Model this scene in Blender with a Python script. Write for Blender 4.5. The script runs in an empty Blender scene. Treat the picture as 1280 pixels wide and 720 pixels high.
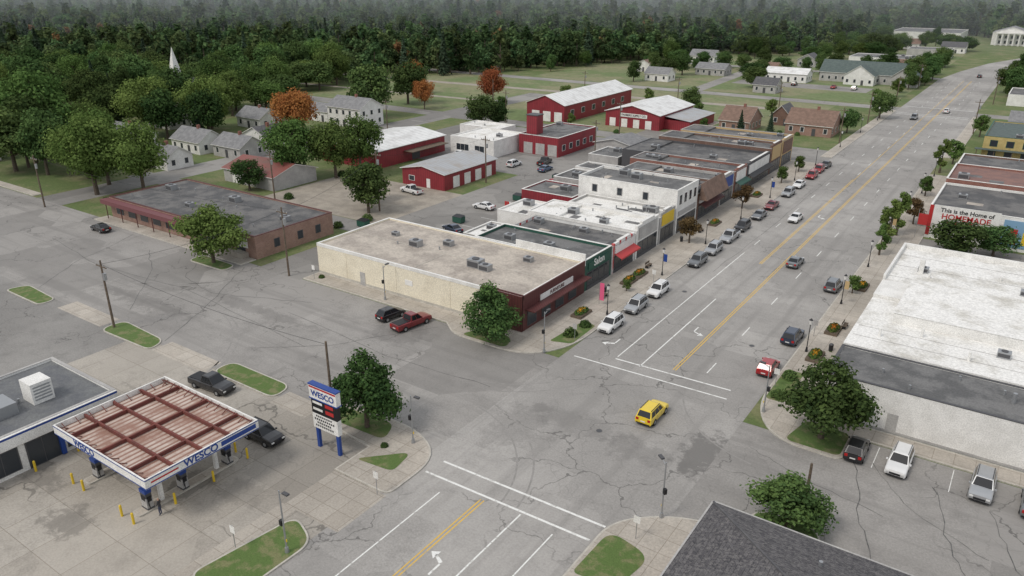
import bpy, math, random
import numpy as np
from mathutils import Vector, Matrix
random.seed(7); RNG=np.random.default_rng(7)
sc=bpy.context.scene
COL=sc.collection
# ------------------------------------------------------------------ materials
MATS={}
def _nt(name):
    m=bpy.data.materials.new(name); m.use_nodes=True; nt=m.node_tree
    return m,nt,nt.nodes['Principled BSDF']
def noise(nt,vec,scale,detail=4,rough=.6):
    n=nt.nodes.new('ShaderNodeTexNoise'); n.inputs['Scale'].default_value=scale; n.inputs['Detail'].default_value=detail; n.inputs['Roughness'].default_value=rough
    nt.links.new(vec,n.inputs['Vector']); return n.outputs['Fac']
def mapr(nt,v,a,b,c=0,d=1):
    n=nt.nodes.new('ShaderNodeMapRange'); n.interpolation_type='SMOOTHSTEP' 
    nt.links.new(v,n.inputs['Value'])
    for k,x in zip(('From Min','From Max','To Min','To Max'),(a,b,c,d)): n.inputs[k].default_value=x
    return n.outputs['Result']
def mixc(nt,f,a,b,mode='MIX'):
    n=nt.nodes.new('ShaderNodeMix'); n.data_type='RGBA'; n.blend_type=mode
    if isinstance(f,(int,float)): n.inputs[0].default_value=f
    else: nt.links.new(f,n.inputs[0])
    for i,x in ((6,a),(7,b)):
        if isinstance(x,(tuple,list)): n.inputs[i].default_value=(x[0],x[1],x[2],1)
        else: nt.links.new(x,n.inputs[i])
    return n.outputs[2]
def math_(nt,op,a,b=0):
    n=nt.nodes.new('ShaderNodeMath'); n.operation=op
    for i,x in ((0,a),(1,b)):
        if isinstance(x,(int,float)): n.inputs[i].default_value=x
        else: nt.links.new(x,n.inputs[i])
    return n.outputs[0]
def grey(nt,f):
    cc=nt.nodes.new('ShaderNodeCombineColor'); [nt.links.new(f,cc.inputs[i]) for i in range(3)]; return cc.outputs[0]
def pos(nt,scale=None):
    g=nt.nodes.new('ShaderNodeNewGeometry').outputs['Position']
    if scale:
        m=nt.nodes.new('ShaderNodeMapping'); m.inputs['Scale'].default_value=scale; nt.links.new(g,m.inputs['Vector']); return m.outputs[0]
    return g
def M(name,c1,c2=None,scale=.6,rough=.8,contrast=(.35,.65),metal=0,bump=0,fine=True):
    if name in MATS: return MATS[name]
    m,nt,bs=_nt(name)
    if c2 is None: c2=tuple(x*.78 for x in c1)
    p=pos(nt); f=mapr(nt,noise(nt,p,scale,5,.65),*contrast)
    col=mixc(nt,f,c1,c2)
    if fine: col=mixc(nt,1.0,col,grey(nt,mapr(nt,noise(nt,p,scale*14,2,.7),.3,.7,.84,1.14)),'MULTIPLY')
    nt.links.new(col,bs.inputs['Base Color']); bs.inputs['Roughness'].default_value=rough; bs.inputs['Metallic'].default_value=metal
    MATS[name]=m; return m
def Mstripe(name,c1,c2,axis,freq,rough=.5,width=.3,dirt=None):
    if name in MATS: return MATS[name]
    m,nt,bs=_nt(name); p=pos(nt)
    s=nt.nodes.new('ShaderNodeSeparateXYZ'); nt.links.new(p,s.inputs[0])
    a=s.outputs[axis] if axis<3 else math_(nt,'ADD',s.outputs[0],s.outputs[1])
    f=math_(nt,'LESS_THAN',math_(nt,'FRACT',math_(nt,'MULTIPLY',a,freq)),width)
    col=mixc(nt,f,c1,c2)
    d=mapr(nt,noise(nt,p,.35,5,.7),.42,.7)
    col=mixc(nt,d,col,dirt or tuple(x*.7 for x in c1))
    nt.links.new(col,bs.inputs['Base Color']); bs.inputs['Roughness'].default_value=rough
    MATS[name]=m; return m
def Mbrick(name,c1,c2,mortar,scale=1.0):
    if name in MATS: return MATS[name]
    m,nt,bs=_nt(name); p=pos(nt)
    s=nt.nodes.new('ShaderNodeSeparateXYZ'); nt.links.new(p,s.inputs[0])
    c=nt.nodes.new('ShaderNodeCombineXYZ'); nt.links.new(math_(nt,'ADD',s.outputs[0],s.outputs[1]),c.inputs[0]); nt.links.new(s.outputs[2],c.inputs[1])
    b=nt.nodes.new('ShaderNodeTexBrick'); nt.links.new(c.outputs[0],b.inputs['Vector']); b.inputs['Scale'].default_value=scale
    b.inputs['Brick Width'].default_value=.4; b.inputs['Row Height'].default_value=.2; b.inputs['Mortar Size'].default_value=.012
    for k,v in (('Color1',c1),('Color2',c2),('Mortar',mortar)): b.inputs[k].default_value=(*v,1)
    d=mapr(nt,noise(nt,p,.5,4),.4,.7,0,.5); col=mixc(nt,d,b.outputs['Color'],tuple(x*.6 for x in c1))
    nt.links.new(col,bs.inputs['Base Color']); bs.inputs['Roughness'].default_value=.85
    MATS[name]=m; return m
def Masphalt(name,base,streak=None,cracks=True,spots=(),crackscale=.11,joints=None,patch=.0):
    m,nt,bs=_nt(name); p=pos(nt)
    k=lambda f:tuple(x*f for x in base)
    big=noise(nt,p,.045,4,.6); f=mapr(nt,big,.32,.68); col=mixc(nt,f,k(1.13),k(.84))
    mid=noise(nt,p,.33,6,.72); f=mapr(nt,mid,.45,.72); col=mixc(nt,f,col,k(.8))
    col=mixc(nt,1.0,col,grey(nt,mapr(nt,noise(nt,p,5,3,.75),.3,.7,.86,1.12)),'MULTIPLY')
    if patch:
        v=nt.nodes.new('ShaderNodeTexVoronoi'); v.distance='CHEBYCHEV'; v.inputs['Scale'].default_value=.085; nt.links.new(p,v.inputs['Vector'])
        s=nt.nodes.new('ShaderNodeSeparateColor'); nt.links.new(v.outputs['Color'],s.inputs[0])
        f=math_(nt,'MULTIPLY',math_(nt,'GREATER_THAN',s.outputs[0],.72),patch); col=mixc(nt,f,col,k(.6))
        f=math_(nt,'MULTIPLY',math_(nt,'GREATER_THAN',s.outputs[1],.82),patch*.8); col=mixc(nt,f,col,k(1.35))
    if streak:
        f=mapr(nt,noise(nt,pos(nt,streak),1,3,.6),.48,.7,0,.6); col=mixc(nt,f,col,k(.68))
    if cracks:
        w=nt.nodes.new('ShaderNodeTexNoise'); w.inputs['Scale'].default_value=.35; w.inputs['Detail'].default_value=4; nt.links.new(p,w.inputs['Vector'])
        vm=nt.nodes.new('ShaderNodeVectorMath'); vm.operation='MULTIPLY_ADD'; nt.links.new(w.outputs['Color'],vm.inputs[0]); vm.inputs[1].default_value=(6,6,0); nt.links.new(p,vm.inputs[2])
        mask=mapr(nt,big,.43,.56,0,1)
        for scl,wd,st in ((crackscale,.007,.85),(crackscale*2.7,.014,.25)):
            v=nt.nodes.new('ShaderNodeTexVoronoi'); v.voronoi_dimensions='2D'; v.feature='DISTANCE_TO_EDGE'; v.inputs['Scale'].default_value=scl; nt.links.new(vm.outputs[0],v.inputs['Vector'])
            e=math_(nt,'MULTIPLY',math_(nt,'MULTIPLY',mapr(nt,v.outputs['Distance'],wd*.6,wd*1.8,1,0),mask),st)
            col=mixc(nt,e,col,k(.38))
    if joints:
        b=nt.nodes.new('ShaderNodeTexBrick'); nt.links.new(p,b.inputs['Vector']); b.offset=0; b.inputs['Scale'].default_value=1
        b.inputs['Brick Width'].default_value=joints; b.inputs['Row Height'].default_value=joints; b.inputs['Mortar Size'].default_value=.03
        b.inputs['Color1'].default_value=(1,1,1,1); b.inputs['Color2'].default_value=(.86,.85,.84,1); b.inputs['Mortar'].default_value=(.62,.6,.57,1)
        col=mixc(nt,1.0,col,b.outputs['Color'],'MULTIPLY')
    if spots:
        wob=math_(nt,'MULTIPLY',math_(nt,'SUBTRACT',noise(nt,p,.7,4,.7),.5),2.6)
    for (sx,sy,rx,ry,st) in spots:
        sep=nt.nodes.new('ShaderNodeVectorMath'); sep.operation='SUBTRACT'; nt.links.new(p,sep.inputs[0]); sep.inputs[1].default_value=(sx,sy,0)
        sm=nt.nodes.new('ShaderNodeVectorMath'); sm.operation='MULTIPLY'; nt.links.new(sep.outputs[0],sm.inputs[0]); sm.inputs[1].default_value=(1/rx,1/ry,0)
        ln=nt.nodes.new('ShaderNodeVectorMath'); ln.operation='LENGTH'; nt.links.new(sm.outputs[0],ln.inputs[0])
        d=math_(nt,'ADD',ln.outputs['Value'],wob)
        col=mixc(nt,mapr(nt,d,.55,1.0,st,0),col,k(.42))
    nt.links.new(col,bs.inputs['Base Color']); bs.inputs['Roughness'].default_value=.85
    MATS[name]=m; return m
def Mplain(name,c,rough=.5,metal=0,coat=0):
    if name in MATS: return MATS[name]
    m,nt,bs=_nt(name)
    f=mapr(nt,noise(nt,pos(nt),2.5,3),.3,.7,0,.25); nt.links.new(mixc(nt,f,c,tuple(x*.8 for x in c)),bs.inputs['Base Color'])
    bs.inputs['Roughness'].default_value=rough; bs.inputs['Metallic'].default_value=metal; bs.inputs['Coat Weight'].default_value=coat; bs.inputs['Coat Roughness'].default_value=.08
    MATS[name]=m; return m
def Mleaf(name,dark,light,tint=.25,autumn=None,thr=.985,hue=.015):
    m,nt,bs=_nt(name)
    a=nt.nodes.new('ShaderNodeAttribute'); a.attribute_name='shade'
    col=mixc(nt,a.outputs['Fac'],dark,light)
    oi=nt.nodes.new('ShaderNodeObjectInfo'); r=oi.outputs['Random']
    hs=nt.nodes.new('ShaderNodeHueSaturation'); nt.links.new(mapr(nt,r,0,1,.5-hue,.5+hue),hs.inputs['Hue'])
    r2=math_(nt,'FRACT',math_(nt,'MULTIPLY',r,7.31)); nt.links.new(mapr(nt,r2,0,1,1-tint,1+tint),hs.inputs['Value']); nt.links.new(col,hs.inputs['Color'])
    c=hs.outputs['Color']
    if autumn:
        r3=math_(nt,'FRACT',math_(nt,'MULTIPLY',r,31.7)); c=mixc(nt,math_(nt,'MULTIPLY',math_(nt,'GREATER_THAN',r3,thr),.75),c,autumn)
    df=nt.nodes.new('ShaderNodeBsdfDiffuse'); nt.links.new(c,df.inputs['Color'])
    t=nt.nodes.new('ShaderNodeBsdfTranslucent'); nt.links.new(c,t.inputs['Color'])
    mx=nt.nodes.new('ShaderNodeMixShader'); mx.inputs[0].default_value=.25
    o=nt.nodes['Material Output']; nt.nodes.remove(bs); nt.links.new(df.outputs[0],mx.inputs[1]); nt.links.new(t.outputs[0],mx.inputs[2]); nt.links.new(mx.outputs[0],o.inputs['Surface'])
    MATS[name]=m; return m

asph_main=Masphalt('asphalt_main',(.335,.32,.30),streak=(.55,.02,1),patch=.25,spots=[(-20.5,62,2.2,5,.8),(-25.5,59,5,2.4,.35),(-33,60,7,2.2,.3),(-38,56,3,6,.25)])
asph_cross=Masphalt('asphalt_cross',(.29,.276,.258),streak=(.02,.5,1),patch=.4,spots=[(-100,53,12,2,.4),(-85,60,14,1.6,.35),(-63,66,5,4,.35)])
asph_lot=Masphalt('asphalt_lot',(.26,.248,.23),crackscale=.09,patch=.4)
asph_old=Masphalt('asphalt_old',(.245,.235,.22),crackscale=.16,patch=.5)
conc_lot=Masphalt('concrete_lot',(.39,.36,.315),joints=4.6,crackscale=.07,patch=.35,spots=[(-66,29,5,1.6,.8),(-57,31,2,4,.7),(-70,24,4,2,.6),(-61,22,3,2,.6),(-75,38,4,2,.5),(-52,33,3,2,.4),(-62,40,5,1.2,.35)])
conc=Masphalt('concrete_walk',(.45,.41,.355),joints=1.8,cracks=False)
kerb_m=M('kerb_concrete',(.52,.49,.43),scale=1.5)
grass=M('grass',(.10,.14,.042),(.18,.18,.085),scale=.12,rough=.95,contrast=(.42,.66))
grass2=M('grass_lush',(.09,.145,.036),(.175,.18,.08),scale=.7,rough=.95,contrast=(.46,.62))
field=M('field_grass',(.13,.175,.066),(.215,.21,.115),scale=.04,rough=.95,contrast=(.4,.6))
gravel=M('gravel',(.36,.32,.265),(.27,.24,.2),scale=.4)
white_p=M('road_paint_white',(.74,.74,.71),(.46,.45,.42),scale=1.6,contrast=(.5,.68))
yel_p=M('road_paint_yellow',(.68,.43,.07),(.46,.36,.19),scale=1.6,contrast=(.5,.7))
seal=M('crack_sealant',(.075,.075,.072),(.15,.147,.14),scale=1.5)
skid=M('tyre_marks',(.235,.225,.21),(.29,.275,.26),scale=1.2)
glass=Mplain('window_glass',(.035,.042,.05),.08)
tar=M('tar_roof',(.08,.08,.082),(.15,.145,.14),scale=.3,contrast=(.4,.6))
tar2=M('tar_roof_grey',(.17,.168,.165),(.10,.10,.10),scale=.35,contrast=(.4,.6))
tan_r=M('gravel_roof',(.47,.42,.36),(.34,.30,.26),scale=.22,contrast=(.42,.6))
wmem=M('white_membrane',(.76,.75,.72),(.52,.50,.45),scale=.25,contrast=(.45,.72))
white=M('white_paint',(.78,.77,.74),(.66,.65,.62),scale=.6)
cream=M('cream_render',(.76,.70,.56),(.66,.60,.47),scale=.4,contrast=(.4,.75))
greyw=M('grey_render',(.44,.43,.41),(.35,.34,.33),scale=.5)
maroon=Mstripe('maroon_siding',(.11,.032,.03),(.07,.02,.02),3,2.2,.55)
red_s=Mstripe('red_metal_siding',(.27,.03,.04),(.20,.02,.03),3,1.6,.5)
wroof=Mstripe('white_metal_roof',(.74,.74,.72),(.52,.52,.52),1,.55,.4,.12,(.52,.51,.49))
groof=Mstripe('grey_metal_roof',(.38,.39,.40),(.26,.27,.28),1,1.0,.4,.14,(.32,.29,.26))
brick_r=Mbrick('red_brick',(.27,.1,.07),(.21,.075,.055),(.3,.27,.24))
brick_d=Mbrick('brown_brick',(.19,.1,.07),(.14,.075,.055),(.22,.2,.18))
brick_p=Mbrick('pinkish_brick',(.34,.2,.155),(.28,.16,.12),(.33,.29,.26))
shingle_d=M('shingle_dark',(.07,.07,.077),(.115,.113,.115),scale=1.4,contrast=(.3,.7))
shingle_b=M('shingle_brown',(.22,.14,.105),(.155,.10,.075),scale=1)
shingle_g=M('shingle_grey',(.24,.24,.24),(.17,.17,.175),scale=1)
shingle_gr=M('shingle_green_grey',(.10,.13,.12),(.07,.095,.09),scale=1)
metal_g=Mplain('galvanised_metal',(.38,.39,.4),.45,.6)
metal_d=Mplain('dark_metal',(.03,.03,.033),.5,.3)
wood=M('weathered_wood',(.16,.12,.085),(.1,.075,.055),scale=3)
bark=M('bark',(.12,.09,.065),(.07,.055,.04),scale=4)
rubber=Mplain('rubber',(.018,.018,.018),.8)
greenf=Mplain('green_facade',(.02,.085,.06),.6)
blue=Mplain('sign_blue',(.015,.055,.26),.45)
redp=Mplain('sign_red',(.45,.03,.03),.45)
yel=Mplain('safety_yellow',(.72,.5,.03),.5)
black=Mplain('matt_black',(.012,.012,.014),.5)
pink=Mplain('pink_fabric',(.75,.12,.25),.8)
tanf=Mplain('tan_facade',(.5,.36,.18),.7)
dgrey=Mplain('dark_grey_panel',(.075,.075,.08),.6)
yellowb=M('yellow_siding',(.50,.40,.17),(.42,.33,.13),scale=.7)
# ------------------------------------------------------------------ mesh builder
def empty(name,loc=(0,0,0)):
    e=bpy.data.objects.new(name,None); e.empty_display_size=.5; e.location=loc; COL.objects.link(e); return e
def mesh_obj(name,V,F,mats,mi=None,smooth=False,parent=None):
    me=bpy.data.meshes.new(name); me.from_pydata(V,[],F)
    for m in mats: me.materials.append(m)
    if mi: me.polygons.foreach_set('material_index',mi)
    if smooth: me.polygons.foreach_set('use_smooth',[True]*len(F))
    me.update(); o=bpy.data.objects.new(name,me); COL.objects.link(o)
    if parent: o.parent=parent
    return o
class B:
    def __init__(s,name,loc=(0,0,0),rz=0): s.name=name; s.p={}; s.loc=loc; s.rz=rz
    def _g(s,part,mat):
        k=(part,mat.name)
        if k not in s.p: s.p[k]=([],[],mat)
        return s.p[k]
    def poly(s,part,mat,*faces):
        V,F,_=s._g(part,mat)
        for f in faces:
            n=len(V); V.extend([tuple(v) for v in f]); F.append(tuple(range(n,n+len(f))))
    def box(s,part,mat,x0,x1,y0,y1,z0,z1):
        V,F,_=s._g(part,mat); n=len(V)
        V.extend([(x0,y0,z0),(x1,y0,z0),(x1,y1,z0),(x0,y1,z0),(x0,y0,z1),(x1,y0,z1),(x1,y1,z1),(x0,y1,z1)])
        for f in ((0,3,2,1),(4,5,6,7),(0,1,5,4),(1,2,6,5),(2,3,7,6),(3,0,4,7)): F.append(tuple(n+i for i in f))
    def cyl(s,part,mat,x,y,z0,z1,r,r1=None,n=10):
        V,F,_=s._g(part,mat); k=len(V); r1=r if r1 is None else r1
        for i in range(n):
            a=2*math.pi*i/n; V.append((x+r*math.cos(a),y+r*math.sin(a),z0)); V.append((x+r1*math.cos(a),y+r1*math.sin(a),z1))
        for i in range(n):
            j=(i+1)%n; F.append((k+2*i,k+2*j,k+2*j+1,k+2*i+1))
        F.append(tuple(k+2*i+1 for i in range(n))); F.append(tuple(k+2*i for i in reversed(range(n))))
    def rod(s,part,mat,a,b,r,n=6,r1=None):
        V,F,_=s._g(part,mat); k=len(V); a=Vector(a); b=Vector(b); d=(b-a).normalized(); u=d.orthogonal().normalized(); w=d.cross(u); r1=r if r1 is None else r1
        for i in range(n):
            t=2*math.pi*i/n; o=u*math.cos(t)+w*math.sin(t); V.append(tuple(a+o*r)); V.append(tuple(b+o*r1))
        for i in range(n):
            j=(i+1)%n; F.append((k+2*i,k+2*j,k+2*j+1,k+2*i+1))
        F.append(tuple(k+2*i+1 for i in range(n))); F.append(tuple(k+2*i for i in reversed(range(n))))
    def wall(s,part,mat,R,face,a,b,z0,z1,d,d0=-.02):
        x0,x1,y0,y1=R
        if face=='S': s.box(part,mat,a,b,y0-d,y0-d0,z0,z1)
        if face=='N': s.box(part,mat,a,b,y1+d0,y1+d,z0,z1)
        if face=='E': s.box(part,mat,x1+d0,x1+d,a,b,z0,z1)
        if face=='W': s.box(part,mat,x0-d,x0-d0,a,b,z0,z1)
    def win(s,R,face,a,b,z0,z1,fm=None,mull=1):
        fm=fm or white
        s.wall('window_frames',fm,R,face,a-.09,b+.09,z0-.09,z1+.09,.05)
        w=(b-a)/mull
        for i in range(mull): s.wall('window_glass',glass,R,face,a+i*w+.04,a+(i+1)*w-.04,z0,z1,.065)
    def done(s):
        e=empty(s.name,s.loc); e.rotation_euler[2]=s.rz
        byp={}
        for (part,_),(V,F,m) in s.p.items(): byp.setdefault(part,[]).append((V,F,m))
        for part,L in byp.items():
            VV=[];FF=[];mi=[];mm=[]
            for i,(V,F,m) in enumerate(L):
                n=len(VV); VV+=V; FF+=[tuple(a+n for a in f) for f in F]; mi+=[i]*len(F); mm.append(m)
            mesh_obj(part,VV,FF,mm,mi,parent=e)
        return e
def text(parent,body,size,loc,rot,mat,ax='CENTER'):
    cu=bpy.data.curves.new('lettering','FONT'); cu.body=body; cu.size=size; cu.align_x=ax; cu.align_y='CENTER'; cu.extrude=.01; cu.offset=size*.02
    cu.materials.append(mat); o=bpy.data.objects.new('lettering',cu); COL.objects.link(o); o.location=loc; o.rotation_euler=rot; o.parent=parent; return o
RS=(math.pi/2,0,0); RE=(math.pi/2,0,math.pi/2)
def ccw(p):
    n=len(p); A=sum(p[i][0]*p[(i+1)%n][1]-p[(i+1)%n][0]*p[i][1] for i in range(n)); return p if A>0 else p[::-1]
def inset(poly,d):
    n=len(poly); out=[]
    for i in range(n):
        a,b,c=[Vector(poly[(i+k)%n][:2]) for k in (-1,0,1)]
        e1=(b-a).normalized(); e2=(c-b).normalized(); n1=Vector((-e1.y,e1.x)); n2=Vector((-e2.y,e2.x))
        m=n1+n2
        if m.length<1e-6: m=n1
        m.normalize(); k=d/max(.35,m.dot(n1)); out.append(tuple(b+m*k))
    return out
def sheet(name,poly,z,mat):
    p=ccw(poly); return mesh_obj(name,[(x,y,z) for x,y in p],[tuple(range(len(p)))],[mat])
def rect(x0,x1,y0,y1): return [(x0,y0),(x1,y0),(x1,y1),(x0,y1)]
def slab(name,poly,z1,top,kw=.16,z0=-.02):
    p=ccw(poly); n=len(p); V=[(x,y,z0) for x,y in p]+[(x,y,z1) for x,y in p]
    F=[(i,(i+1)%n,n+(i+1)%n,n+i) for i in range(n)]; mi=[1]*n
    q=inset(p,kw); V+=[(x,y,z1) for x,y in q]
    for i in range(n): F.append((n+i,n+(i+1)%n,2*n+(i+1)%n,2*n+i)); mi.append(1)
    F.append(tuple(range(2*n,3*n))); mi.append(0)
    return mesh_obj(name,V,F,[top,kerb_m],mi)
def rounded(pts,seg=7):
    out=[]; n=len(pts)
    for i in range(n):
        a=Vector(pts[i-1][:2]); b=Vector(pts[i][:2]); c=Vector(pts[(i+1)%n][:2]); r=pts[i][2] if len(pts[i])>2 else 0
        if r<=0: out.append(tuple(b)); continue
        r1=min(r,(a-b).length*.47); r2=min(r,(c-b).length*.47)
        p0=b+(a-b).normalized()*r1; p1=b+(c-b).normalized()*r2
        for k in range(seg+1):
            t=k/seg; out.append(tuple(p0*(1-t)**2+b*2*t*(1-t)+p1*t*t))
    return out
# ------------------------------------------------------------------ ground + roads
mesh_obj('ground',[(-6000,-1500,-.004),(4000,-1500,-.004),(4000,7000,-.004),(-6000,7000,-.004)],[(0,1,2,3)],[grass])
roadL=[(-42.3,-80),(-42.3,400),(-38,440),(-30,490),(-14,545),(20,620)]; roadR=[(40,610),(6,530),(-11,480),(-18,440),(-19,400),(-19,-80)]
sheet('main_road',roadL+roadR,.008,asph_main)
sheet('side_street',rect(-420,-42.2,46,71.5),.004,asph_cross)
sheet('side_street',rect(-19.1,120,51,70),.004,asph_cross)
sheet('parking_lot',rect(-13.5,60,69.5,73.3),.0065,asph_cross)
sheet('parking_lot',rect(-98,-50.5,91,197),.004,asph_lot)
sheet('alley_road',rect(-98,-88.3,71,91.2),.0065,asph_lot)
sheet('alley_road',rect(-172,-97.8,92.5,98),.006,asph_old)
sheet('street_road',rect(-170,-160,71,260),.003,asph_old)
sheet('side_street',rect(-420,-42.2,197,205),.006,asph_old)
sheet('side_street',rect(-330,-42.2,296,304),.006,asph_cross)
sheet('side_street',rect(-19.1,80,296,304),.006,asph_cross)
sheet('side_street',rect(-180,-42.2,398,405),.006,asph_cross)
sheet('street_road',[(-122,304),(-116,304),(-122,398),(-128,398)],.0045,asph_cross)
sheet('parking_lot',rect(-98,-42.5,205,214),.0035,asph_lot)
sheet('parking_lot',rect(-150,-98,145,196),.0035,asph_old)
sheet('parking_lot',rect(-92,-84,214,240),.003,gravel)
sheet('gravel_yard',rect(-132,-98,98.2,124),.003,gravel)
sheet('parking_lot',rect(-13,40,122.5,147),.004,asph_old)
sheet('parking_lot',rect(-13,40,200,222),.004,asph_old)
sheet('parking_lot',rect(-115,-60,335,350),.005,asph_lot)
sheet('parking_lot',rect(-155,-88,-20,46),.002,asph_old)
sheet('forecourt_paving',rect(-90,-42.2,-30,46.1),.0055,conc_lot)
sheet('meadow',rect(-240,-62,206,295),.001,field)
sheet('meadow',rect(-200,-46,306,396),.001,field)
sheet('meadow',rect(-160,-46,408,560),.001,field)
sheet('railway_bed',[(-300,258),(-62,274),(-62,279),(-300,263)],.003,gravel)
sheet('dirt_path',[(-300,225),(-170,232),(-170,235),(-300,228)],.003,gravel)
slab('pavement',rounded([(-88.2,71.6),(-60,71.6),(-57,69.3,1.5),(-46,69.3,4),(-42.3,75,4),(-42.3,196.8,1),(-50,196.8),(-50,74.8),(-88.2,74.8)]),.13,conc)
slab('pavement',rounded([(-19,200,1),(-19,74,5),(-15.5,68.5,4),(-8.8,68.5,1),(-8.8,73.4),(60,73.4),(60,76),(-13,76),(-13,200)]),.13,conc)
slab('pavement',rounded([(-41,40,1),(-41,47,3.5),(-46,49.8,3.5),(-57,49,2),(-57,45.5),(-47.8,44.5),(-47.8,40)]),.13,conc)
slab('pavement',rounded([(-23,43),(-23,48.5,3.5),(-18,52.5,3),(-8,53.5),(30,53.5),(30,20),(-23,20)]),.13,conc)
slab('pavement',[(-42.3,205.2),(-42.3,295.5),(-45,295.5),(-45,205.2)],.13,conc)
slab('pavement',[(-19,222),(-19,295.5),(-16,295.5),(-16,222)],.13,conc)
slab('pavement',[(-420,71.7),(-420,73.7),(-172,73.7),(-172,71.7)],.13,conc)
slab('pavement',[(-145,70),(-145,73),(-101,73),(-101,70)],.13,conc)
sheet('driveway_apron',rect(-47.7,-41.1,34,39.9),.012,conc)
sheet('footpath',rect(-48,-46.2,-20,34),.012,conc)
for x0,x1 in ((-85,-75),(-108,-97),(-62.8,-57.2)): sheet('driveway_apron',rect(x0,x1,44.6,47.4),.0105,conc)
for pts in ([(-47,24,1.2),(-42,23,1.2),(-41.8,32,1.5),(-45.5,33.5,1.5)],[(-74,45.3,1.5),(-63,45.3,1.5),(-63.5,48.3,1.5),(-74,48.3,1.5)],[(-96,44,1.5),(-85,44.3,1.5),(-86,47,1.5),(-96,47.5,1.5)],[(-121,43.5,1.2),(-111,43.5,1.2),(-111,46,1.2),(-120,46.5,1.2)],[(-134,42,1.2),(-125,42.5,1.2),(-126,45,1.2),(-133,45.5,1.2)],[(-110,66.5,1.2),(-101,66.7,1.2),(-101.5,69.3,1),(-110,69.5,1)]):
    slab('grass_island',rounded(pts),.13,grass2)
for pts in ([(-55.8,45.9,1.2),(-47.3,46.2,1.2),(-48.5,49,1.2),(-55.8,48.4,1)],[(-47.4,42.3,.8),(-43.0,42.8,.8),(-43.6,46.2,1.2)],[(-56,69.8,.8),(-49,69.8,1.2),(-50,72.8,1.5),(-55,72.5,1)],[(-45.6,74.5,.6),(-42.8,75.5,.6),(-42.9,82,.6),(-45,82,.6)],[(-18.6,76,.6),(-16.5,76,.6),(-16.5,84,.6),(-18.6,84,.6)],[(-14.5,69,1),(-9.2,69,.8),(-9.2,73.6,.8),(-13.5,74,1)],[(-22.6,41,.6),(-19,41.5,1.2),(-18.2,46,1.6),(-22.4,47,1.5)]):
    sheet('grass_verge',rounded(pts),.142,grass2)
slab('grass_island',rounded([(-14,53.6,1.2),(-7,53.6,1.2),(-8,57,1.5),(-13,57,1.5)]),.13,grass2)
# ------------------------------------------------------------------ markings
MK={'w':([],[]),'y':([],[]),'s':([],[]),'k':([],[])}
def mk(k,pts):
    V,F=MK[k]; n=len(V); z={'w':.013,'y':.013,'s':.017,'k':.0105}[k]; p=ccw(pts); V.extend([(x,y,z) for x,y in p]); F.append(tuple(range(n,n+len(p))))
def vline(k,x,y0,y1,w=.13):
    y=y0
    while y<y1:
        e=min(y1,y+random.uniform(2,7)); mk(k,rect(x-w/2*random.uniform(.8,1.05),x+w/2*random.uniform(.8,1.05),y,e)); y=e+(.0 if random.random()<.75 else random.uniform(.02,.12))
def hline(k,y,x0,x1,w=.3,dy=0): mk(k,[(x0,y-w/2),(x1,y-w/2+dy),(x1,y+w/2+dy),(x0,y+w/2)])
vline('y',-33.85,-60,44.3); vline('y',-33.5,-60,44.3)
vline('w',-29.8,20,44.6,.16); vline('w',-26.2,-20,44,.14); vline('w',-37.5,20,43,.14)
vline('y',-29.6,76.5,400); vline('y',-29.3,76.5,400)
vline('y',-32.7,118,185); vline('y',-32.4,118,400,.12)
vline('w',-36.5,75.8,122,.15); vline('w',-33.2,75,100,.16)
y=78
while y<400:
    vline('w',-26,y,y+3,.14)
    if y>125: vline('w',-36.4,y,y+3,.14)
    y+=12.2
for y in range(190,400,12): vline('w',-32.8,y,y+3,.12)
hline('w',46.9,-40.2,-23,.24,.4); hline('w',44.7,-40.6,-23.3,.24,.4)
hline('w',73,-41,-22,.2,.5); hline('w',75.2,-36.5,-22.3,.22,.4)
hline('w',292,-41.5,-20,.4); hline('w',289,-41.5,-20,.4); hline('w',308,-41.5,-20,.4)
for x in (-10,-6.3,.2,): vline('w',x,69,73,.08)
for y in range(98,190,3): 
    if y%2: hline('w',y,-85,-80,.1)
def arrow(x,y,s=1,turn=-1,up=1):
    vline('w',x,y-1.4*up if up>0 else y,y+(0 if up>0 else 1.4),.2)
    mk('w',[(x-.1,y),(x+turn*.9,y+.5*up),(x+turn*.9,y+.75*up),(x+.1,y+.3*up)])
    mk('w',[(x+turn*.85,y+.15*up),(x+turn*1.5,y+.75*up),(x+turn*.8,y+1.15*up)])
arrow(-31.7,36,turn=-1); arrow(-31.6,88,turn=1,up=-1); arrow(-38.5,79,turn=-1,up=-1); arrow(-31.6,150,turn=1,up=-1)
def crack(pts,w=.09,k='s',jit=.22,n=7,wv=(.3,.6)):
    P=[]
    for (a,b) in zip(pts[:-1],pts[1:]):
        for i in range(n): t=i/n; P.append((a[0]*(1-t)+b[0]*t+random.uniform(-jit,jit),a[1]*(1-t)+b[1]*t+random.uniform(-jit,jit)))
    P.append(pts[-1])
    for a,b in zip(P[:-1],P[1:]):
        d=Vector((b[0]-a[0],b[1]-a[1]))
        if d.length<.01: continue
        d.normalize(); nn=Vector((-d.y,d.x))*w*random.uniform(*wv)
        mk(k,[(a[0]-nn.x,a[1]-nn.y),(b[0]-nn.x,b[1]-nn.y),(b[0]+nn.x,b[1]+nn.y),(a[0]+nn.x,a[1]+nn.y)])
crack([(-8,70),(-6,62),(-3.5,55)],.08); crack([(-1,69),(1.5,60),(5,55)],.08); crack([(3.5,68),(6,61),(9,56)],.07); crack([(-17,66),(-12,64),(-4,62)],.06); crack([(-6.5,70),(-2,64),(4,61)],.06)
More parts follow.
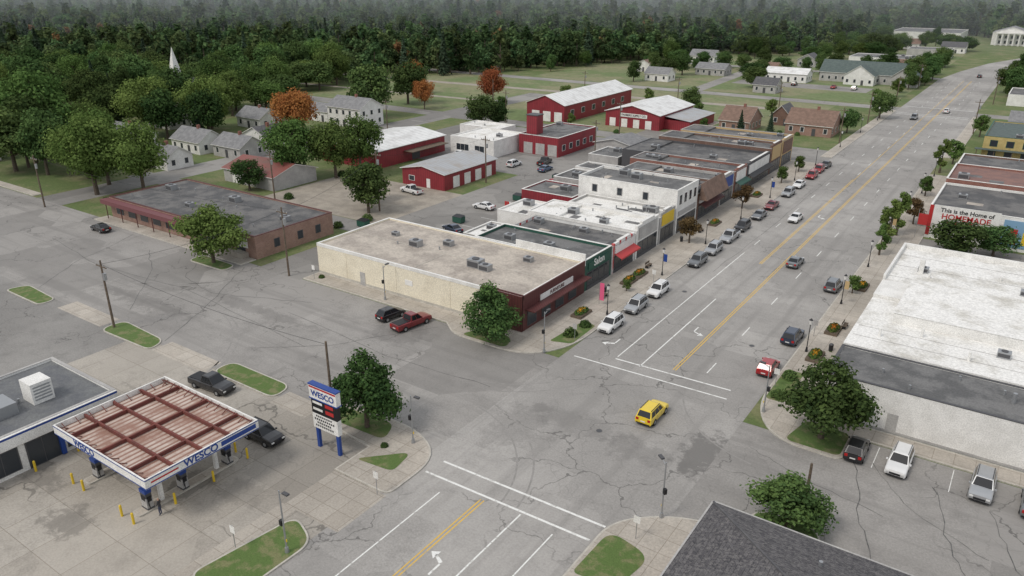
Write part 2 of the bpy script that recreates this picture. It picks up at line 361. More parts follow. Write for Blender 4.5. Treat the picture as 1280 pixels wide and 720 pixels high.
crack([(-100,70),(-92,58),(-86,47)]); crack([(-120,66),(-110,60),(-99,50)]); crack([(-80,62),(-60,60),(-45,61)],.07); crack([(-75,52),(-68,58),(-60,70)],.07)
crack([(-130,69),(-124,55),(-118,47)]); crack([(-37.5,110),(-37.2,150),(-37.4,200)],.06); crack([(-110,70),(-104,62),(-95,60),(-80,66)],.08); crack([(-140,60),(-120,57),(-100,59),(-70,56)],.08)
def arcpts(cx,cy,r,a0,a1,n=14): return [(cx+r*math.cos(math.radians(a0+(a1-a0)*i/n)),cy+r*math.sin(math.radians(a0+(a1-a0)*i/n))) for i in range(n+1)]
for (cx,cy,r,a0,a1) in ((-46,43,14,5,80),(-46,43,15.6,8,78),(-50,74,13,-75,-12),(-50,74,14.7,-70,-15),(-14,76,13,185,262),(-90,40,17,20,85),(-92,38,19,15,80),(-112,78,22,-80,-20),(-113,77,20.4,-80,-25),(-118,80,26,-75,-15),(-120,82,30,-70,-20)):
    crack(arcpts(cx,cy,r,a0,a1),.2,'k',.0,1,(.45,.5))
for k,nm,m in (('w','road_markings',white_p),('y','road_centre_line',yel_p),('s','road_crack_seals',seal),('k','road_tyre_marks',skid)): mesh_obj(nm,MK[k][0],MK[k][1],[m])
def drain(x,y):
    b=B('manhole_cover'); b.cyl('cover',dgrey,x,y,.009,.02,.32,n=14); b.cyl('rim',asph_lot,x,y,.0085,.015,.42,n=14); b.done()
for a in ((-30.5,60),(-24,88),(-60,58),(-38,100)): drain(*a)
# ------------------------------------------------------------------ buildings
def acunit(b,x,y,z,s=1):
    b.box('roof_units',metal_g,x-.8*s,x+.8*s,y-.6*s,y+.6*s,z,z+.9*s); b.cyl('roof_units',dgrey,x,y,z+.9*s,z+.98*s,.42*s)
    b.box('roof_units',dgrey,x-.7*s,x+.7*s,y-.62*s,y-.601*s,z+.15,z+.7*s)
def flat(name,x0,x1,y0,y1,h,wm,rm,par=.45,cap=None,units=0,vents=3,patches=0):
    b=B(name); R=(x0,x1,y0,y1); cap=cap or white; t=.28
    b.box('walls',wm,x0,x1,y0,y1,-.02,h-par)
    b.poly('roof',rm,[(x0+t,y0+t,h-par+.005),(x1-t,y0+t,h-par+.005),(x1-t,y1-t,h-par+.005),(x0+t,y1-t,h-par+.005)])
    for a in ((x0,x1,y0,y0+t),(x0,x1,y1-t,y1),(x0,x0+t,y0+t,y1-t),(x1-t,x1,y0+t,y1-t)): b.box('parapet',wm,*a,h-par,h-.08)
    for a in ((x0-.04,x1+.04,y0-.04,y0+t),(x0-.04,x1+.04,y1-t,y1+.04),(x0-.04,x0+t,y0+t,y1-t),(x1-t,x1+.04,y0+t,y1-t)): b.box('coping',cap,*a,h-.08,h)
    rr=random.Random(int(x0*7+y0*13)); z=h-par
    for i in range(units): acunit(b,rr.uniform(x0+2,x1-2),rr.uniform(y0+2,y1-2),z+.01,rr.uniform(.8,1.2))
    for i in range(vents): b.cyl('roof_vents',metal_g,rr.uniform(x0+1,x1-1),rr.uniform(y0+1,y1-1),z,z+.5,.12)
    for i in range(patches):
        px=rr.uniform(x0+.6,x1-4); py=rr.uniform(y0+.6,y1-3.4); w=rr.uniform(1,3.2); l=rr.uniform(.7,2.6); zz=z+.012+i*.004; pm=rr.choice([tar,tar2,tar2,tan_r])
        b.poly('roof_patches',pm,[(px,py,zz),(px+w,py,zz),(px+w,py+l,zz),(px,py+l,zz)])
    b.R=R; b.h=h
    return b
def shopfront(b,face,a,c,h,fm=None,sign=None,awn=None,door=True):
    fm=fm or dgrey; n=max(2,int((c-a)/1.7)); w=(c-a)/n; di=n//2
    b.wall('shopfront_base',fm,b.R,face,a,c,.1,.55,.08)
    for i in range(n):
        z0=.15 if (door and i==di) else .65
        b.win(b.R,face,a+i*w+.12,a+(i+1)*w-.12,z0,2.75,fm)
    if sign: b.wall('signboard',sign,b.R,face,a+.3,c-.3,3.2,h-.7,.12)
    if awn:
        x1=b.R[1]; b.poly('awning',awn,[(x1,a,3.3),(x1,c,3.3),(x1+1.3,c,2.75),(x1+1.3,a,2.75)],[(x1+1.3,a,2.75),(x1+1.3,c,2.75),(x1+1.3,c,2.5),(x1+1.3,a,2.5)])
b=flat('corner_store_building',-88,-50,74.8,91,5,cream,tan_r,.3)
b.wall('siding',maroon,b.R,'E',74.7,91,.1,5.05,.16); b.wall('siding',maroon,b.R,'S',-56.5,-49.84,.1,5.05,.16)
b.box('siding',maroon,-56.5,-49.84,74.95,75.1,4.6,5.2)
b.wall('signboard',white,b.R,'E',79,87.5,3.1,3.9,.25)
for y in (77,80.5,84,87.5): b.win((-88,-49.83,74.8,91),'E',y-1,y+1,.6,2.6,dgrey)
b.box('canopy',maroon,-49.8,-48.4,75.5,90.5,2.9,3.05)
b.wall('trim',kerb_m,b.R,'S',-88,-56.6,.1,.5,.03); b.wall('trim',white,b.R,'S',-88,-56.6,4.55,4.9,.05)
for x in (-82,-72,-62): b.wall('pilasters',cream,b.R,'S',x,x+.25,.5,4.55,.04)
b.wall('doors',greyw,b.R,'S',-79,-78,.13,2.2,.05)
b.wall('small_sign',white,b.R,'S',-70,-68.6,2.2,3,.05)
for (x,y,s) in ((-75,83,1.1),(-71,86,.9),(-62,81,1.3),(-60,80.6,1.0),(-57,87,.8),(-81,85,.7)): acunit(b,x,y,4.72,s)
b.box('roof_seams',kerb_m,-87.5,-50.4,82.6,82.72,4.70,4.75); b.box('roof_seams',kerb_m,-69,-68.9,75.2,82.5,4.70,4.755)
e=b.done(); text(e,'FURNITURE',.7,(-49.73,83.2,3.5),RE,maroon)
b=flat('long_brick_building',-144,-101,73.2,90,4,brick_p,tar,.25,cap=maroon,units=4,vents=8,patches=6)
b.box('canopy',Mplain('plum_fascia',(.17,.06,.065),.6),-144.5,-118,71.6,73.15,2.9,3.7)
for x in range(-142,-104,4): b.win(b.R,'S',x,x+2.2,1,2.5,dgrey)
for y in (77,82,86): b.win(b.R,'E',y,y+1,1.2,2.5,dgrey)
b.box('ramp',conc,-112,-103,71.8,73.15,.1,.9); b.wall('signboard',white,b.R,'S',-105.5,-103,1.6,3.2,.12)
for x in range(-143,-118,5): b.cyl('posts',maroon,x,71.8,.1,2.9,.08)
b.done()
stripes=Mstripe('striped_facade',(.7,.7,.68),(.5,.04,.04),1,.5,.6,.3)
rows=[(-70,91.3,99.5,5.0,greenf,tar2,greenf,None,0),(-69,99.8,107.7,4.6,stripes,tar,white,redp,.5),(-71,108,116.7,5.0,white,wmem,greyw,None,1.0),(-68,117,123.7,5.0,greyw,wmem,yel,None,.9),
(-70,124,133.7,8.2,white,tar2,greyw,None,0),(-69,134,145.7,5.4,brick_d,tar,white,maroon,0),(-72,146,153.7,5.0,greyw,tar2,blue,None,1.1),(-74,154,161.7,5.6,brick_r,tar,white,greenf,.4),(-80,162,177.7,5.4,dgrey,tar,white,black,.5),(-78,178,186.5,6.2,brick_d,tar,tanf,None,.9),(-76,186.8,196,6.6,tanf,tar,brick_d,None,.3)]
nm=['hair_salon','striped_shop','white_shop','yellow_shop','two_storey_shop','mansard_shop','grey_shop','brick_shop','dark_shop','brick_shop','tan_shop']
for (x0,y0,y1,h,w,r,sg,aw,ff),n in zip(rows,nm):
    b=flat(n,x0,-50,y0,y1,h,w,r,.5,cap=(white if n in('hair_salon','white_shop','yellow_shop','two_storey_shop') else greyw if n!='dark_shop' else dgrey),units=2,vents=6,patches=4)
    shopfront(b,'E',y0+.6,y1-.6,h+ff if h<7 else 4.8,sign=sg,awn=aw)
    if ff: 
        b.box('false_front',w,-50.4,-49.97,y0+.3,y1-.3,h+.005,h+ff*.7); b.box('false_front',w,-50.4,-49.97,y0+2,y1-2,h+ff*.7,h+ff); b.box('coping',white,-50.45,-49.92,y0+2,y1-2,h+ff,h+ff+.08)
    if x0<-70.5: b.box('roof_step',r,x0+.4,x0+6,y0+.4,y1-.4,h-.49,h-.1)
    if h>7:
        for i in range(4): b.win(b.R,'E',y0+1+i*2.2,y0+2.1+i*2.2,5.3,7)
        for i in range(3): b.win(b.R,'S',-67+i*5.2,-66+i*5.2,5.6,6.9,greyw)
    if n=='mansard_shop':
        b.poly('mansard',shingle_b,[(-49.6,134,7.2),(-49.6,145.7,7.2),(-48.2,145.7,4.2),(-48.2,134,4.2)],[(-49.6,134,7.2),(-48.2,134,4.2),(-49.6,134,4.2)],[(-49.6,145.7,7.2),(-49.6,145.7,4.2),(-48.2,145.7,4.2)],[(-49.6,134,7.2),(-52,134,5.6),(-52,145.7,5.6),(-49.6,145.7,7.2)])
    if n=='hair_salon': b.box('side_parapet',white,-62,-49.9,91.1,91.29,4.2,6.0)
    e=b.done()
    if n=='hair_salon': text(e,'Salon',1.5,(-49.86,95.4,3.9),RE,white)
for (n,x0,x1,y0,y1,h,w,r) in (('rear_annexe',-79,-71.3,110,119,3.4,white,wmem),('rear_annexe',-83,-71.3,124,133,3.6,red_s,tar2),('rear_annexe',-82,-70.5,134.5,143,4.2,greyw,tar),('rear_annexe',-84,-72.5,147,153,3.6,white,tar),('rear_annexe',-76,-70.4,96,104,3.2,greyw,wmem),('storage_shed',-89,-81,162,172,3.2,greyw,tar2)):
    flat(n,x0,x1,y0,y1,h,w,r,.3,units=1,vents=2,patches=1).done()
b=B('picket_fence')
for i in range(24): b.box('boards',redp if i%4<2 else white,-84+i*.55,-83.55+i*.55,119.5,119.6,.1,1.9)
b.done()
for (x,y) in ((-86.5,108),(-85.8,127),(-88,146),(-99.5,96)):
    b=B('waste_skip',(x,y,0)); b.box('bin',greenf,-1,1,-.7,.7,.15,1.2); b.poly('lid',black,[(-1.03,-.73,1.21),(1.03,-.73,1.21),(1.03,.73,1.4),(-1.03,.73,1.4)]); [b.cyl('castors',rubber,sx*.8,sy*.5,0,.15,.08) for sx in (-1,1) for sy in (-1,1)]; b.done()
# east side
b=flat('east_corner_building',-13,34,76.2,84,5,white,tar2,.12,cap=dgrey,units=1,vents=6,patches=2)
b.wall('trim',greyw,b.R,'S',-13,34,.1,.4,.04)
for x in range(-12,34,6): b.wall('pilasters',white,b.R,'S',x,x+.2,.4,4.7,.035)
b.wall('doors',greyw,b.R,'S',-6.5,-5.5,.13,2.3,.05)
b.box('walls',white,-13,34,84.1,100,-.02,5.15); b.poly('roof',wmem,[(-13,84.1,5.16),(34,84.1,5.16),(34,100,5.16),(-13,100,5.16)])
b.box('penthouse',white,-9.5,34,93,106,5.17,6.4); b.poly('roof',wmem,[(-9.6,92.9,6.41),(34,92.9,6.41),(34,106,6.41),(-9.6,106,6.41)])
b.box('walls',white,-13,34,100.05,122,-.02,5.6); b.box('parapet',white,-13,-12.7,106,122,5.6,6.3); b.box('parapet',white,-12.7,34,121.7,122,5.6,6.3); b.poly('roof',wmem,[(-12.7,106.1,5.62),(34,106.1,5.62),(34,121.6,5.62),(-12.7,121.6,5.62)])
b.R=(-13,34,84.1,122)
for y in (85,95,105,114): shopfront(b,'W',y,y+7,5,sign=tanf if y<90 else dgrey)
for y in (87,90,108,113,118): b.box('membrane_seams',greyw,-12.6,34,y,y+.07,5.17 if y<100 else 5.63,5.185 if y<100 else 5.645)
for (x,y) in ((2,90),(-9,112),(3,110)): acunit(b,x,y,5.63 if y>100 else 5.17,.8)
for (x,y) in ((-10,88),(-6,90.5),(-1,87),(-8,110),(0,114)): b.cyl('roof_vents',white,x,y,5.1,6.2,.15)
b.cyl('flue',metal_g,3.5,80,4.8,6,.2); b.box('duct',white,-9.5,-8.9,111,111.8,5.6,7.6)
b.done()
b=flat('mural_building',-13,22,148.2,168,5.8,white,tar,.4,cap=white,units=3,vents=6,patches=4)
b.wall('mural_panel',white,b.R,'S',-12.3,-2.2,2.6,6.1,.1); b.wall('mural_panel',Mplain('mural_blue',(.2,.35,.5),.6),b.R,'S',-1.6,9,.6,5.2,.1); b.wall('mural_panel',redp,b.R,'S',-12.95,-12.35,.6,6,.08)
for i in range(4): b.wall('mural_panel',[redp,yel,greenf,white][i],b.R,'S',-.8+i*2.2,.6+i*2.2,1.2,3.8-i*.4,.13)
shopfront(b,'W',149,167,5.5,sign=blue)
e=b.done(); text(e,'This is the Home of',1.0,(-7.2,148.08,5.3),RS,black); text(e,'HOMEMADE',1.35,(-7.2,148.08,4.2),RS,redp); text(e,'ICE CREAM',1.1,(-7.2,148.08,3.15),RS,redp)
b=flat('brick_shop',-13,22,168.3,184,6.6,brick_r,M('red_brown_roof',(.24,.13,.105),(.17,.10,.09)),.4,units=2,patches=3); shopfront(b,'W',169,183,5,sign=white); b.done()
b=flat('brick_shop',-13,22,184.3,199,6,brick_d,tar,.4,units=2,patches=3); shopfront(b,'W',185,198,5,sign=redp); b.done()
b=flat('yellow_building',-11,18,224,250,6.2,yellowb,shingle_gr,.3,cap=greenf,units=1)
for i in range(7): b.win(b.R,'S',-9.5+i*3.5,-8+i*3.5,3.8,5.2,greenf); b.win(b.R,'S',-9.5+i*3.5,-8+i*3.5,1,2.5,greenf)
b.box('porch_roof',shingle_gr,-12.5,18,222,223.9,3,3.15)
for i in range(8): b.cyl('porch_posts',wood,-12+i*3.8,222.3,.0,3,.09)
b.done()
def gable(name,x0,x1,y0,y1,h,rh,axis,wm,rm,ov=.4,wins=True,win_z=(1,2.3),door=None,chim=False,storeys=1,trim=None):
    b=B(name); b.R=(x0,x1,y0,y1); b.h=h; trim=trim or white
    b.box('walls',wm,x0,x1,y0,y1,-.02,h); t=.14
    if axis=='y':
        xm=(x0+x1)/2; k=rh/(xm-x0); ze=h-ov*k
        b.poly('gables',wm,[(x0,y0,h),(x1,y0,h),(xm,y0,h+rh)],[(x1,y1,h),(x0,y1,h),(xm,y1,h+rh)])
        AA=[[(xe,y0-ov,ze),(xe,y1+ov,ze),(xm,y1+ov,h+rh),(xm,y0-ov,h+rh)] for xe in (x0-ov,x1+ov)]
    else:
        ym=(y0+y1)/2; k=rh/(ym-y0); ze=h-ov*k
        b.poly('gables',wm,[(x0,y1,h),(x0,y0,h),(x0,ym,h+rh)],[(x1,y0,h),(x1,y1,h),(x1,ym,h+rh)])
        AA=[[(x0-ov,ye,ze),(x1+ov,ye,ze),(x1+ov,ym,h+rh),(x0-ov,ym,h+rh)] for ye in (y0-ov,y1+ov)]
    for a in AA:
        up=[(p[0],p[1],p[2]+t) for p in a]; b.poly('roof',rm,up); b.poly('eaves',trim,a,[a[0],a[1],up[1],up[0]],[a[0],up[0],up[3],a[3]],[a[1],a[2],up[2],up[1]])
    if wins:
        for s in range(storeys):
            z=s*2.7; n=max(1,int((x1-x0)/2.8))
            for i in range(n):
                c=x0+(i+.5)*(x1-x0)/n
                if i==n//2 and s==0: b.wall('door',door or dgrey,b.R,'S',c-.5,c+.5,.05,2.1,.05)
                else: b.win(b.R,'S',c-.5,c+.5,win_z[0]+z,win_z[1]+z)
            n=max(1,int((y1-y0)/3))
            for i in range(n):
                c=y0+(i+.5)*(y1-y0)/n; b.win(b.R,'E',c-.5,c+.5,win_z[0]+z,win_z[1]+z)
    if chim: b.box('chimney',brick_r,(x0+x1)/2+.6,(x0+x1)/2+1.3,(y0+y1)/2-.35,(y0+y1)/2+.35,h,h+rh+.9)
    return b
def house(*a,**k): return gable(*a,**k).done()
b=gable('red_barn',-138,-124,209,256,5.5,2.6,'y',red_s,wroof,wins=False)
for i in range(3): b.wall('barn_doors',white,b.R,'S',-136+i*4.2,-133.2+i*4.2,.1,3.2,.06)
for i in range(6): b.win(b.R,'E',213+i*7,215+i*7,2,3.6)
b.done()
b=gable('red_barn',-112,-94,214,240,4.5,2.2,'y',red_s,wroof,wins=False)
b.box('lean_to',red_s,-93.98,-86,218,238,-.02,2.9); b.poly('lean_to_roof',groof,[(-93.9,217.6,3.9),(-85.6,217.6,2.95),(-85.6,238.4,2.95),(-93.9,238.4,3.9)])
b.wall('signboard',white,b.R,'S',-107,-98,3.2,4.3,.12)
for i in range(4): b.wall('doors',white,b.R,'S',-110.5+i*4,-108.5+i*4,.1,2.6,.07)
e=b.done(); text(e,'FARMERS SUPPLY CO',.85,(-102.5,213.86,3.75),RS,black)
b=flat('red_brick_fire_station',-112,-100,166,186,5,red_s,tar2,.3,cap=white,units=1,patches=2)
b.box('tower',red_s,-111,-107.8,168,171,4.6,9.5); b.box('tower_cap',dgrey,-111.15,-107.65,167.85,171.15,9.5,9.7)
for i in range(3): b.wall('garage_doors',greyw,b.R,'S',-110.5+i*3.7,-107.8+i*3.7,.1,3,.06)
for i in range(5): b.win(b.R,'E',168+i*3.6,169.5+i*3.6,1.4,2.8)
b.done()
b=gable('red_metal_shed',-115,-103,124,143,3.6,1.1,'y',red_s,groof,wins=False)
for i in range(4): b.wall('doors',white,b.R,'E',127+i*4,129.2+i*4,.1,2.6,.06)
b.win(b.R,'S',-113,-111.5,1.2,2.2); b.wall('doors',white,b.R,'S',-108,-107,.1,2.1,.05); b.done()
b=gable('red_warehouse',-147,-129,130,156,4.2,1.3,'y',red_s,wroof,wins=False)
b.box('porch',wood,-128.98,-126,140,154,2.7,2.85); b.wall('doors',dgrey,b.R,'E',143,146,.1,2.6,.05); b.done()
b=flat('white_block_building',-127,-113,156,170,4.4,white,wmem,.3,units=1); b.win(b.R,'S',-125,-121,1,2.6,mull=3); b.win(b.R,'S',-119,-116,1,2.6,mull=2); b.done()
flat('white_block_building',-138,-124,174,182,3.6,white,wmem,.3).done()
house('garage_shed',-95,-84,176,186,3,1.3,'y',greyw,shingle_g,wins=False)
b=gable('old_shed',-150,-133,103,115,3,1.8,'x',greyw,Mstripe('rusty_roof',(.24,.075,.06),(.16,.055,.05),0,1.5,.6,.2,(.17,.09,.07)),wins=False); b.wall('doors',white,b.R,'S',-147,-144,.1,2.4,.05); b.done()
sb=[('white_house',-180,-169,101,108,3,2.2,'x',white,shingle_g),('white_house',-190,-178,116,124,3.2,2.6,'x',white,shingle_g),('white_house',-175,-164,118,126,3,2.4,'x',greyw,shingle_g),('white_house',-180,-170,131,139,3,2.2,'y',white,shingle_d),
('white_house',-212,-200,110,118,3.2,2.4,'x',white,shingle_g),('white_house',-224,-214,76,84,5.2,2.6,'y',white,shingle_d),('grey_house',-240,-229,108,117,3.2,2.6,'y',greyw,shingle_g),('grey_house',-262,-250,88,98,3.4,2.6,'x',greyw,shingle_b),('white_house',-228,-216,132,142,3.2,2.5,'x',white,shingle_d),('white_house',-205,-194,148,156,3.2,2.5,'x',white,shingle_g)]
for s in sb: house(*s,chim=True)
house('white_two_storey_house',-184,-170,166,176,5.8,2.6,'x',white,shingle_g,storeys=2,chim=True)
house('white_house',-196,-184.4,168,175,3.3,2,'x',white,shingle_g)
house('brown_roof_house',-80,-71,226,238,3.2,3.4,'x',brick_p,shingle_b,chim=True)
house('brown_roof_house',-62,-49,232,243,3.2,3.6,'x',brick_p,shingle_b,chim=True)
house('brown_shed',-70,-64,244,252,3,3,'y',brick_d,shingle_d)
b=gable('white_church',-257,-248,162,180,5.5,4,'y',white,shingle_d)
b.box('tower',white,-254.4,-250.6,158,161.9,-.02,9.8); b.box('belfry',white,-253.8,-251.2,158.6,161.2,9.8,12.4)
c=[(-253.9,158.5),(-251.1,158.5),(-251.1,161.3),(-253.9,161.3)]
for i in range(4): b.poly('spire',white,[(*c[i],12.41),(*c[(i+1)%4],12.41),(-252.5,159.9,20.5)])
b.win((-254.4,-250.6,158,161.9),'S',-253,-252,6,8,dgrey); b.done()
house('green_roof_lodge',-86,-52,366,380,4,4.5,'x',greyw,shingle_gr)
gable('green_roof_lodge',-74,-62,358,366.5,4,4,'y',white,shingle_gr).done()
gable('green_roof_lodge',-56,-46,362,372,4,4,'y',greyw,shingle_gr).done()
house('white_lodge',-106,-88,352,362,3.6,2,'x',white,wroof)
house('grey_ranch_house',-140,-126,356,366,3,2.2,'x',greyw,shingle_g); house('brown_shed',-116,-108,374,384,3,2.2,'x',tanf,shingle_b)
b=flat('commercial_building',-90,-58,440,462,4.5,white,tar2,.3,units=3); shopfront(b,'E',442,460,4); b.done()
house('white_house',-166,-152,412,421,3.2,2.8,'x',white,shingle_g); house('grey_house',-110,-101,418,430,3.6,2.6,'y',greyw,shingle_d)
house('white_house',-170,-160,352,360,3.0,2.4,'y',white,shingle_b); house('white_house',-150,-139,322,330,3.2,2.4,'x',white,shingle_g); house('grey_house',-98,-89,312,320,3.2,2.4,'x',greyw,shingle_d)
flat('commercial_building',-72,-50,500,518,5,greyw,tar2,.3).done(); house('white_house',-60,-47,545,555,3.4,2.8,'x',white,shingle_d); house('white_house',-86,-74,560,570,3.4,2.8,'x',white,shingle_b); house('grey_house',-64,-52,418,427,3.2,2.6,'x',greyw,shingle_b)
flat('supermarket_building',-105,-60,640,690,6,white,tar2,.3).done()
b=gable('courthouse',-40,-18,628,650,8,3.5,'y',white,shingle_g,wins=False); b.box('portico',white,-38,-20,624,627.9,7.4,8.3)
for i in range(6): b.cyl('columns',white,-37.2+i*3.3,624.6,0,7.4,.5)
for i in range(5): b.win(b.R,'S',-36+i*3.4,-34.7+i*3.4,4.4,6.2); b.win(b.R,'S',-36+i*3.4,-34.7+i*3.4,1,3,)
b.done()
b=flat('commercial_building',-12,14,330,352,4,white,tar2,.3); shopfront(b,'W',332,350,4); b.done()
house('white_house',-8,4,270,280,3.2,2.6,'x',white,shingle_g); house('white_house',-9,4,395,405,3.2,2.6,'x',white,shingle_b)
# foreground hip roof
b=B('hip_roof_building'); x0,x1,y0,y1,ez=-15,14,14,50,4.4
b.box('walls',brick_p,x0+.7,x1-.7,y0+.7,y1-.7,.1,4.3)
rz=8.6; a=14.5
c=[(x0,y0,ez),(x1,y0,ez),(x1,y1,ez),(x0,y1,ez)]; p0=(-.5,y0+a,rz); p1=(-.5,y1-a,rz)
shm,nt,bs=_nt('shingle_foreground'); p=pos(nt); s=nt.nodes.new('ShaderNodeSeparateXYZ'); nt.links.new(p,s.inputs[0]); cb=nt.nodes.new('ShaderNodeCombineXYZ')
nt.links.new(math_(nt,'ADD',s.outputs[0],s.outputs[1]),cb.inputs[0]); nt.links.new(math_(nt,'MULTIPLY',s.outputs[2],3.4),cb.inputs[1])
bk=nt.nodes.new('ShaderNodeTexBrick'); nt.links.new(cb.outputs[0],bk.inputs['Vector']); bk.inputs['Scale'].default_value=1; bk.inputs['Brick Width'].default_value=.5; bk.inputs['Row Height'].default_value=.3; bk.inputs['Mortar Size'].default_value=.02
for k_,v_ in (('Color1',(.10,.095,.10)),('Color2',(.05,.048,.054)),('Mortar',(.025,.025,.027))): bk.inputs[k_].default_value=(*v_,1)
nt.links.new(mixc(nt,mapr(nt,noise(nt,p,3.5,6,.9),.45,.62,0,.85),bk.outputs['Color'],(.18,.17,.165)),bs.inputs['Base Color']); bs.inputs['Roughness'].default_value=.95
b.poly('roof',shm,[c[0],c[1],p0],[c[1],c[2],p1,p0],[c[2],c[3],p1],[c[3],c[0],p0,p1])
for q0,q1 in ((c[3],p1),(p1,p0),(c[2],p1)): b.rod('hip_caps',shingle_d,q0,q1,.11,5)
b.box('gutter',greyw,x0-.1,x1+.1,y1+.002,y1+.14,ez-.2,ez+.02); b.box('gutter',greyw,x0-.14,x0-.002,y0,y1,ez-.2,ez+.02)
b.poly('soffit',greyw,[(x0,y0,ez-.15),(x0,y1,ez-.15),(x1,y1,ez-.15),(x1,y0,ez-.15)])
for q in ((-6,46,5.5),(2,45.5,5.7),(5,42,6.7)): b.cyl('roof_vents',metal_g,q[0],q[1],q[2]-.5,q[2]+.45,.14)
for y in range(20,48,6): b.win((x0+.7,x1-.7,y0+.7,y1-.7),'W',y,y+1.6,1.1,2.6)
b.done()
# ------------------------------------------------------------------ petrol station
deck=Mstripe('canopy_deck',(.54,.45,.39),(.29,.17,.13),0,1.6,.7,.42,(.28,.155,.115))
rust=M('rusty_steel',(.17,.045,.035),(.12,.04,.032),scale=1.5)
b=B('fuel_canopy'); x0,x1,y0,y1=-68.2,-53.6,25.4,36.6; zt=5.2
for a in ((x0,x1,y0,y0+.14),(x0,x1,y1-.14,y1),(x0,x0+.14,y0+.14,y1-.14),(x1-.14,x1,y0+.14,y1-.14)): b.box('fascia',white,*a,zt-.95,zt)
for z0,z1,mm in ((zt-.14,zt-.05,blue),(zt-.93,zt-.84,blue)):
    b.box('fascia_stripe',mm,x0-.012,x1+.012,y0-.012,y0-.001,z0,z1); b.box('fascia_stripe',mm,x1+.001,x1+.012,y0,y1,z0,z1); b.box('fascia_stripe',mm,x0-.012,x0-.001,y0,y1,z0,z1)
b.box('fascia_stripe',redp,x1+.001,x1+.012,y0+.5,y0+3.0,zt-.55,zt-.4); b.box('fascia_stripe',blue,x1+.001,x1+.012,y1-4,y1-.3,zt-.7,zt-.25)
b.poly('deck',deck,[(x0+.14,y0+.14,zt-.55),(x1-.14,y0+.14,zt-.55),(x1-.14,y1-.14,zt-.55),(x0+.14,y1-.14,zt-.55)])
b.box('soffit',white,x0+.14,x1-.14,y0+.14,y1-.14,zt-.93,zt-.85)
for y in (28.2,31,33.8): b.box('beams',rust,x0+.2,x1-.2,y-.09,y+.09,zt-.5,zt-.14)
for x in (-65.6,-61,-56.4): b.box('beams',rust,x-.09,x+.09,y0+.2,y1-.2,zt-.52,zt-.17)
for y in (y0+.3,y1-.3): b.box('edge_rail',rust,x0+.2,x1-.2,y-.05,y+.05,zt-.3,zt-.2)
for i in range(9): b.rod('braces',rust,(x0+.2,y0+.7+i*1.25,zt-.1),(x0+.9,y0+.7+i*1.25,zt-.5),.04); b.rod('braces',rust,(x1-.2,y0+.7+i*1.25,zt-.1),(x1-.9,y0+.7+i*1.25,zt-.5),.04)
for i in range(12): b.rod('braces',rust,(x0+.8+i*1.2,y0+.2,zt-.1),(x0+.8+i*1.2,y0+.9,zt-.5),.04); b.rod('braces',rust,(x0+.8+i*1.2,y1-.2,zt-.1),(x0+.8+i*1.2,y1-.9,zt-.5),.04)
for x in (-65,-57):
    for y in (28.2,33.8): b.box('columns',white,x-.17,x+.17,y-.17,y+.17,.15,zt-.93)
e=b.done(); text(e,'WESCO',.95,(x1+.02,30.6,zt-.48),RE,blue); text(e,'WESCO',.95,(-63,y0-.02,zt-.48),RS,blue)
for x in (-65,-57):
    slab('pump_island',rounded([(x-.6,25.6,.4),(x+.6,25.6,.4),(x+.6,36,.4),(x-.6,36,.4)],seg=3),.15,conc)
    for y in (26.9,30.3,35):
        b=B('fuel_pump'); b.box('cabinet',greyw,x-.45,x+.45,y-.3,y+.3,.3,1.25); b.box('plinth',dgrey,x-.48,x+.48,y-.33,y+.33,.15,.3)
        b.box('head',dgrey,x-.42,x+.42,y-.27,y+.27,1.25,1.75); b.box('topper',blue,x-.45,x+.45,y-.3,y+.3,1.75,2.1); b.box('display',black,x-.3,x+.3,y-.315,y-.301,1.0,1.5); b.box('display',black,x+.451,x+.465,y-.2,y+.2,.9,1.45)
        b.rod('hose',black,(x+.5,y-.1,1.3),(x+.62,y-.15,.4),.03); b.rod('hose',black,(x+.62,y-.15,.4),(x+.5,y-.2,.9),.03); b.done()
for (x,y) in ((-65.9,25),(-64.1,25),(-57.9,25),(-56.1,25),(-65.9,36.6),(-64.1,36.6),(-57.9,36.6),(-56.1,36.6),(-55.6,28.6),(-55.6,32.5),(-66.3,28.6),(-70.7,24),(-70.7,20),(-70.7,28)):
    b=B('safety_bollard'); b.cyl('post',yel,x,y,0,1.1,.11); b.cyl('cap',yel,x,y,1.1,1.17,.11,.04); b.done()
b=flat('convenience_store',-84,-71.5,4,33,4.3,white,M('dark_membrane_roof',(.115,.12,.13),(.16,.165,.165),scale=.4),.3,cap=greyw,units=0,patches=2)
b.box('fascia',white,-71.48,-71.2,4,33,3,4.25); b.box('fascia_stripe',blue,-71.2,-71.19,4,33,4.0,4.2); b.wall('fascia',blue,b.R,'N',-84,-71.5,4.0,4.15,.04)
for i in range(7): b.win(b.R,'E',6+i*3.6,8.8+i*3.6,.5 if i!=5 else .1,2.7,blue if i==2 else dgrey,mull=2)
b.box('roof_hvac',white,-77.6,-75.4,27,29,4.01,6.2); b.box('roof_hvac',metal_g,-78,-75.2,23,25.5,4.01,5.2)
for i in range(5): b.box('hvac_louvre',metal_g,-75.39,-75.36,27.2,28.8,4.4+i*.33,4.55+i*.33)
for y in (15,19): acunit(b,-79,y,4.01,1)
b.wall('ice_freezer',white,b.R,'E',29.5,31.2,.1,1.9,.8); b.wall('blue_post',blue,b.R,'E',26.8,27.2,.1,3,.35)
b.done()
b=B('gas_station_sign')
for x in (-51.9,-49.1): b.box('posts',blue,x-.17,x+.17,41.85,42.15,.0,6.9)
b.box('panel',white,-52.35,-48.65,41.72,42.28,5.6,7.0); b.box('panel_trim',blue,-52.4,-48.6,41.68,42.32,5.5,5.6); b.box('panel_trim',blue,-52.4,-48.6,41.68,42.32,7.0,7.12)
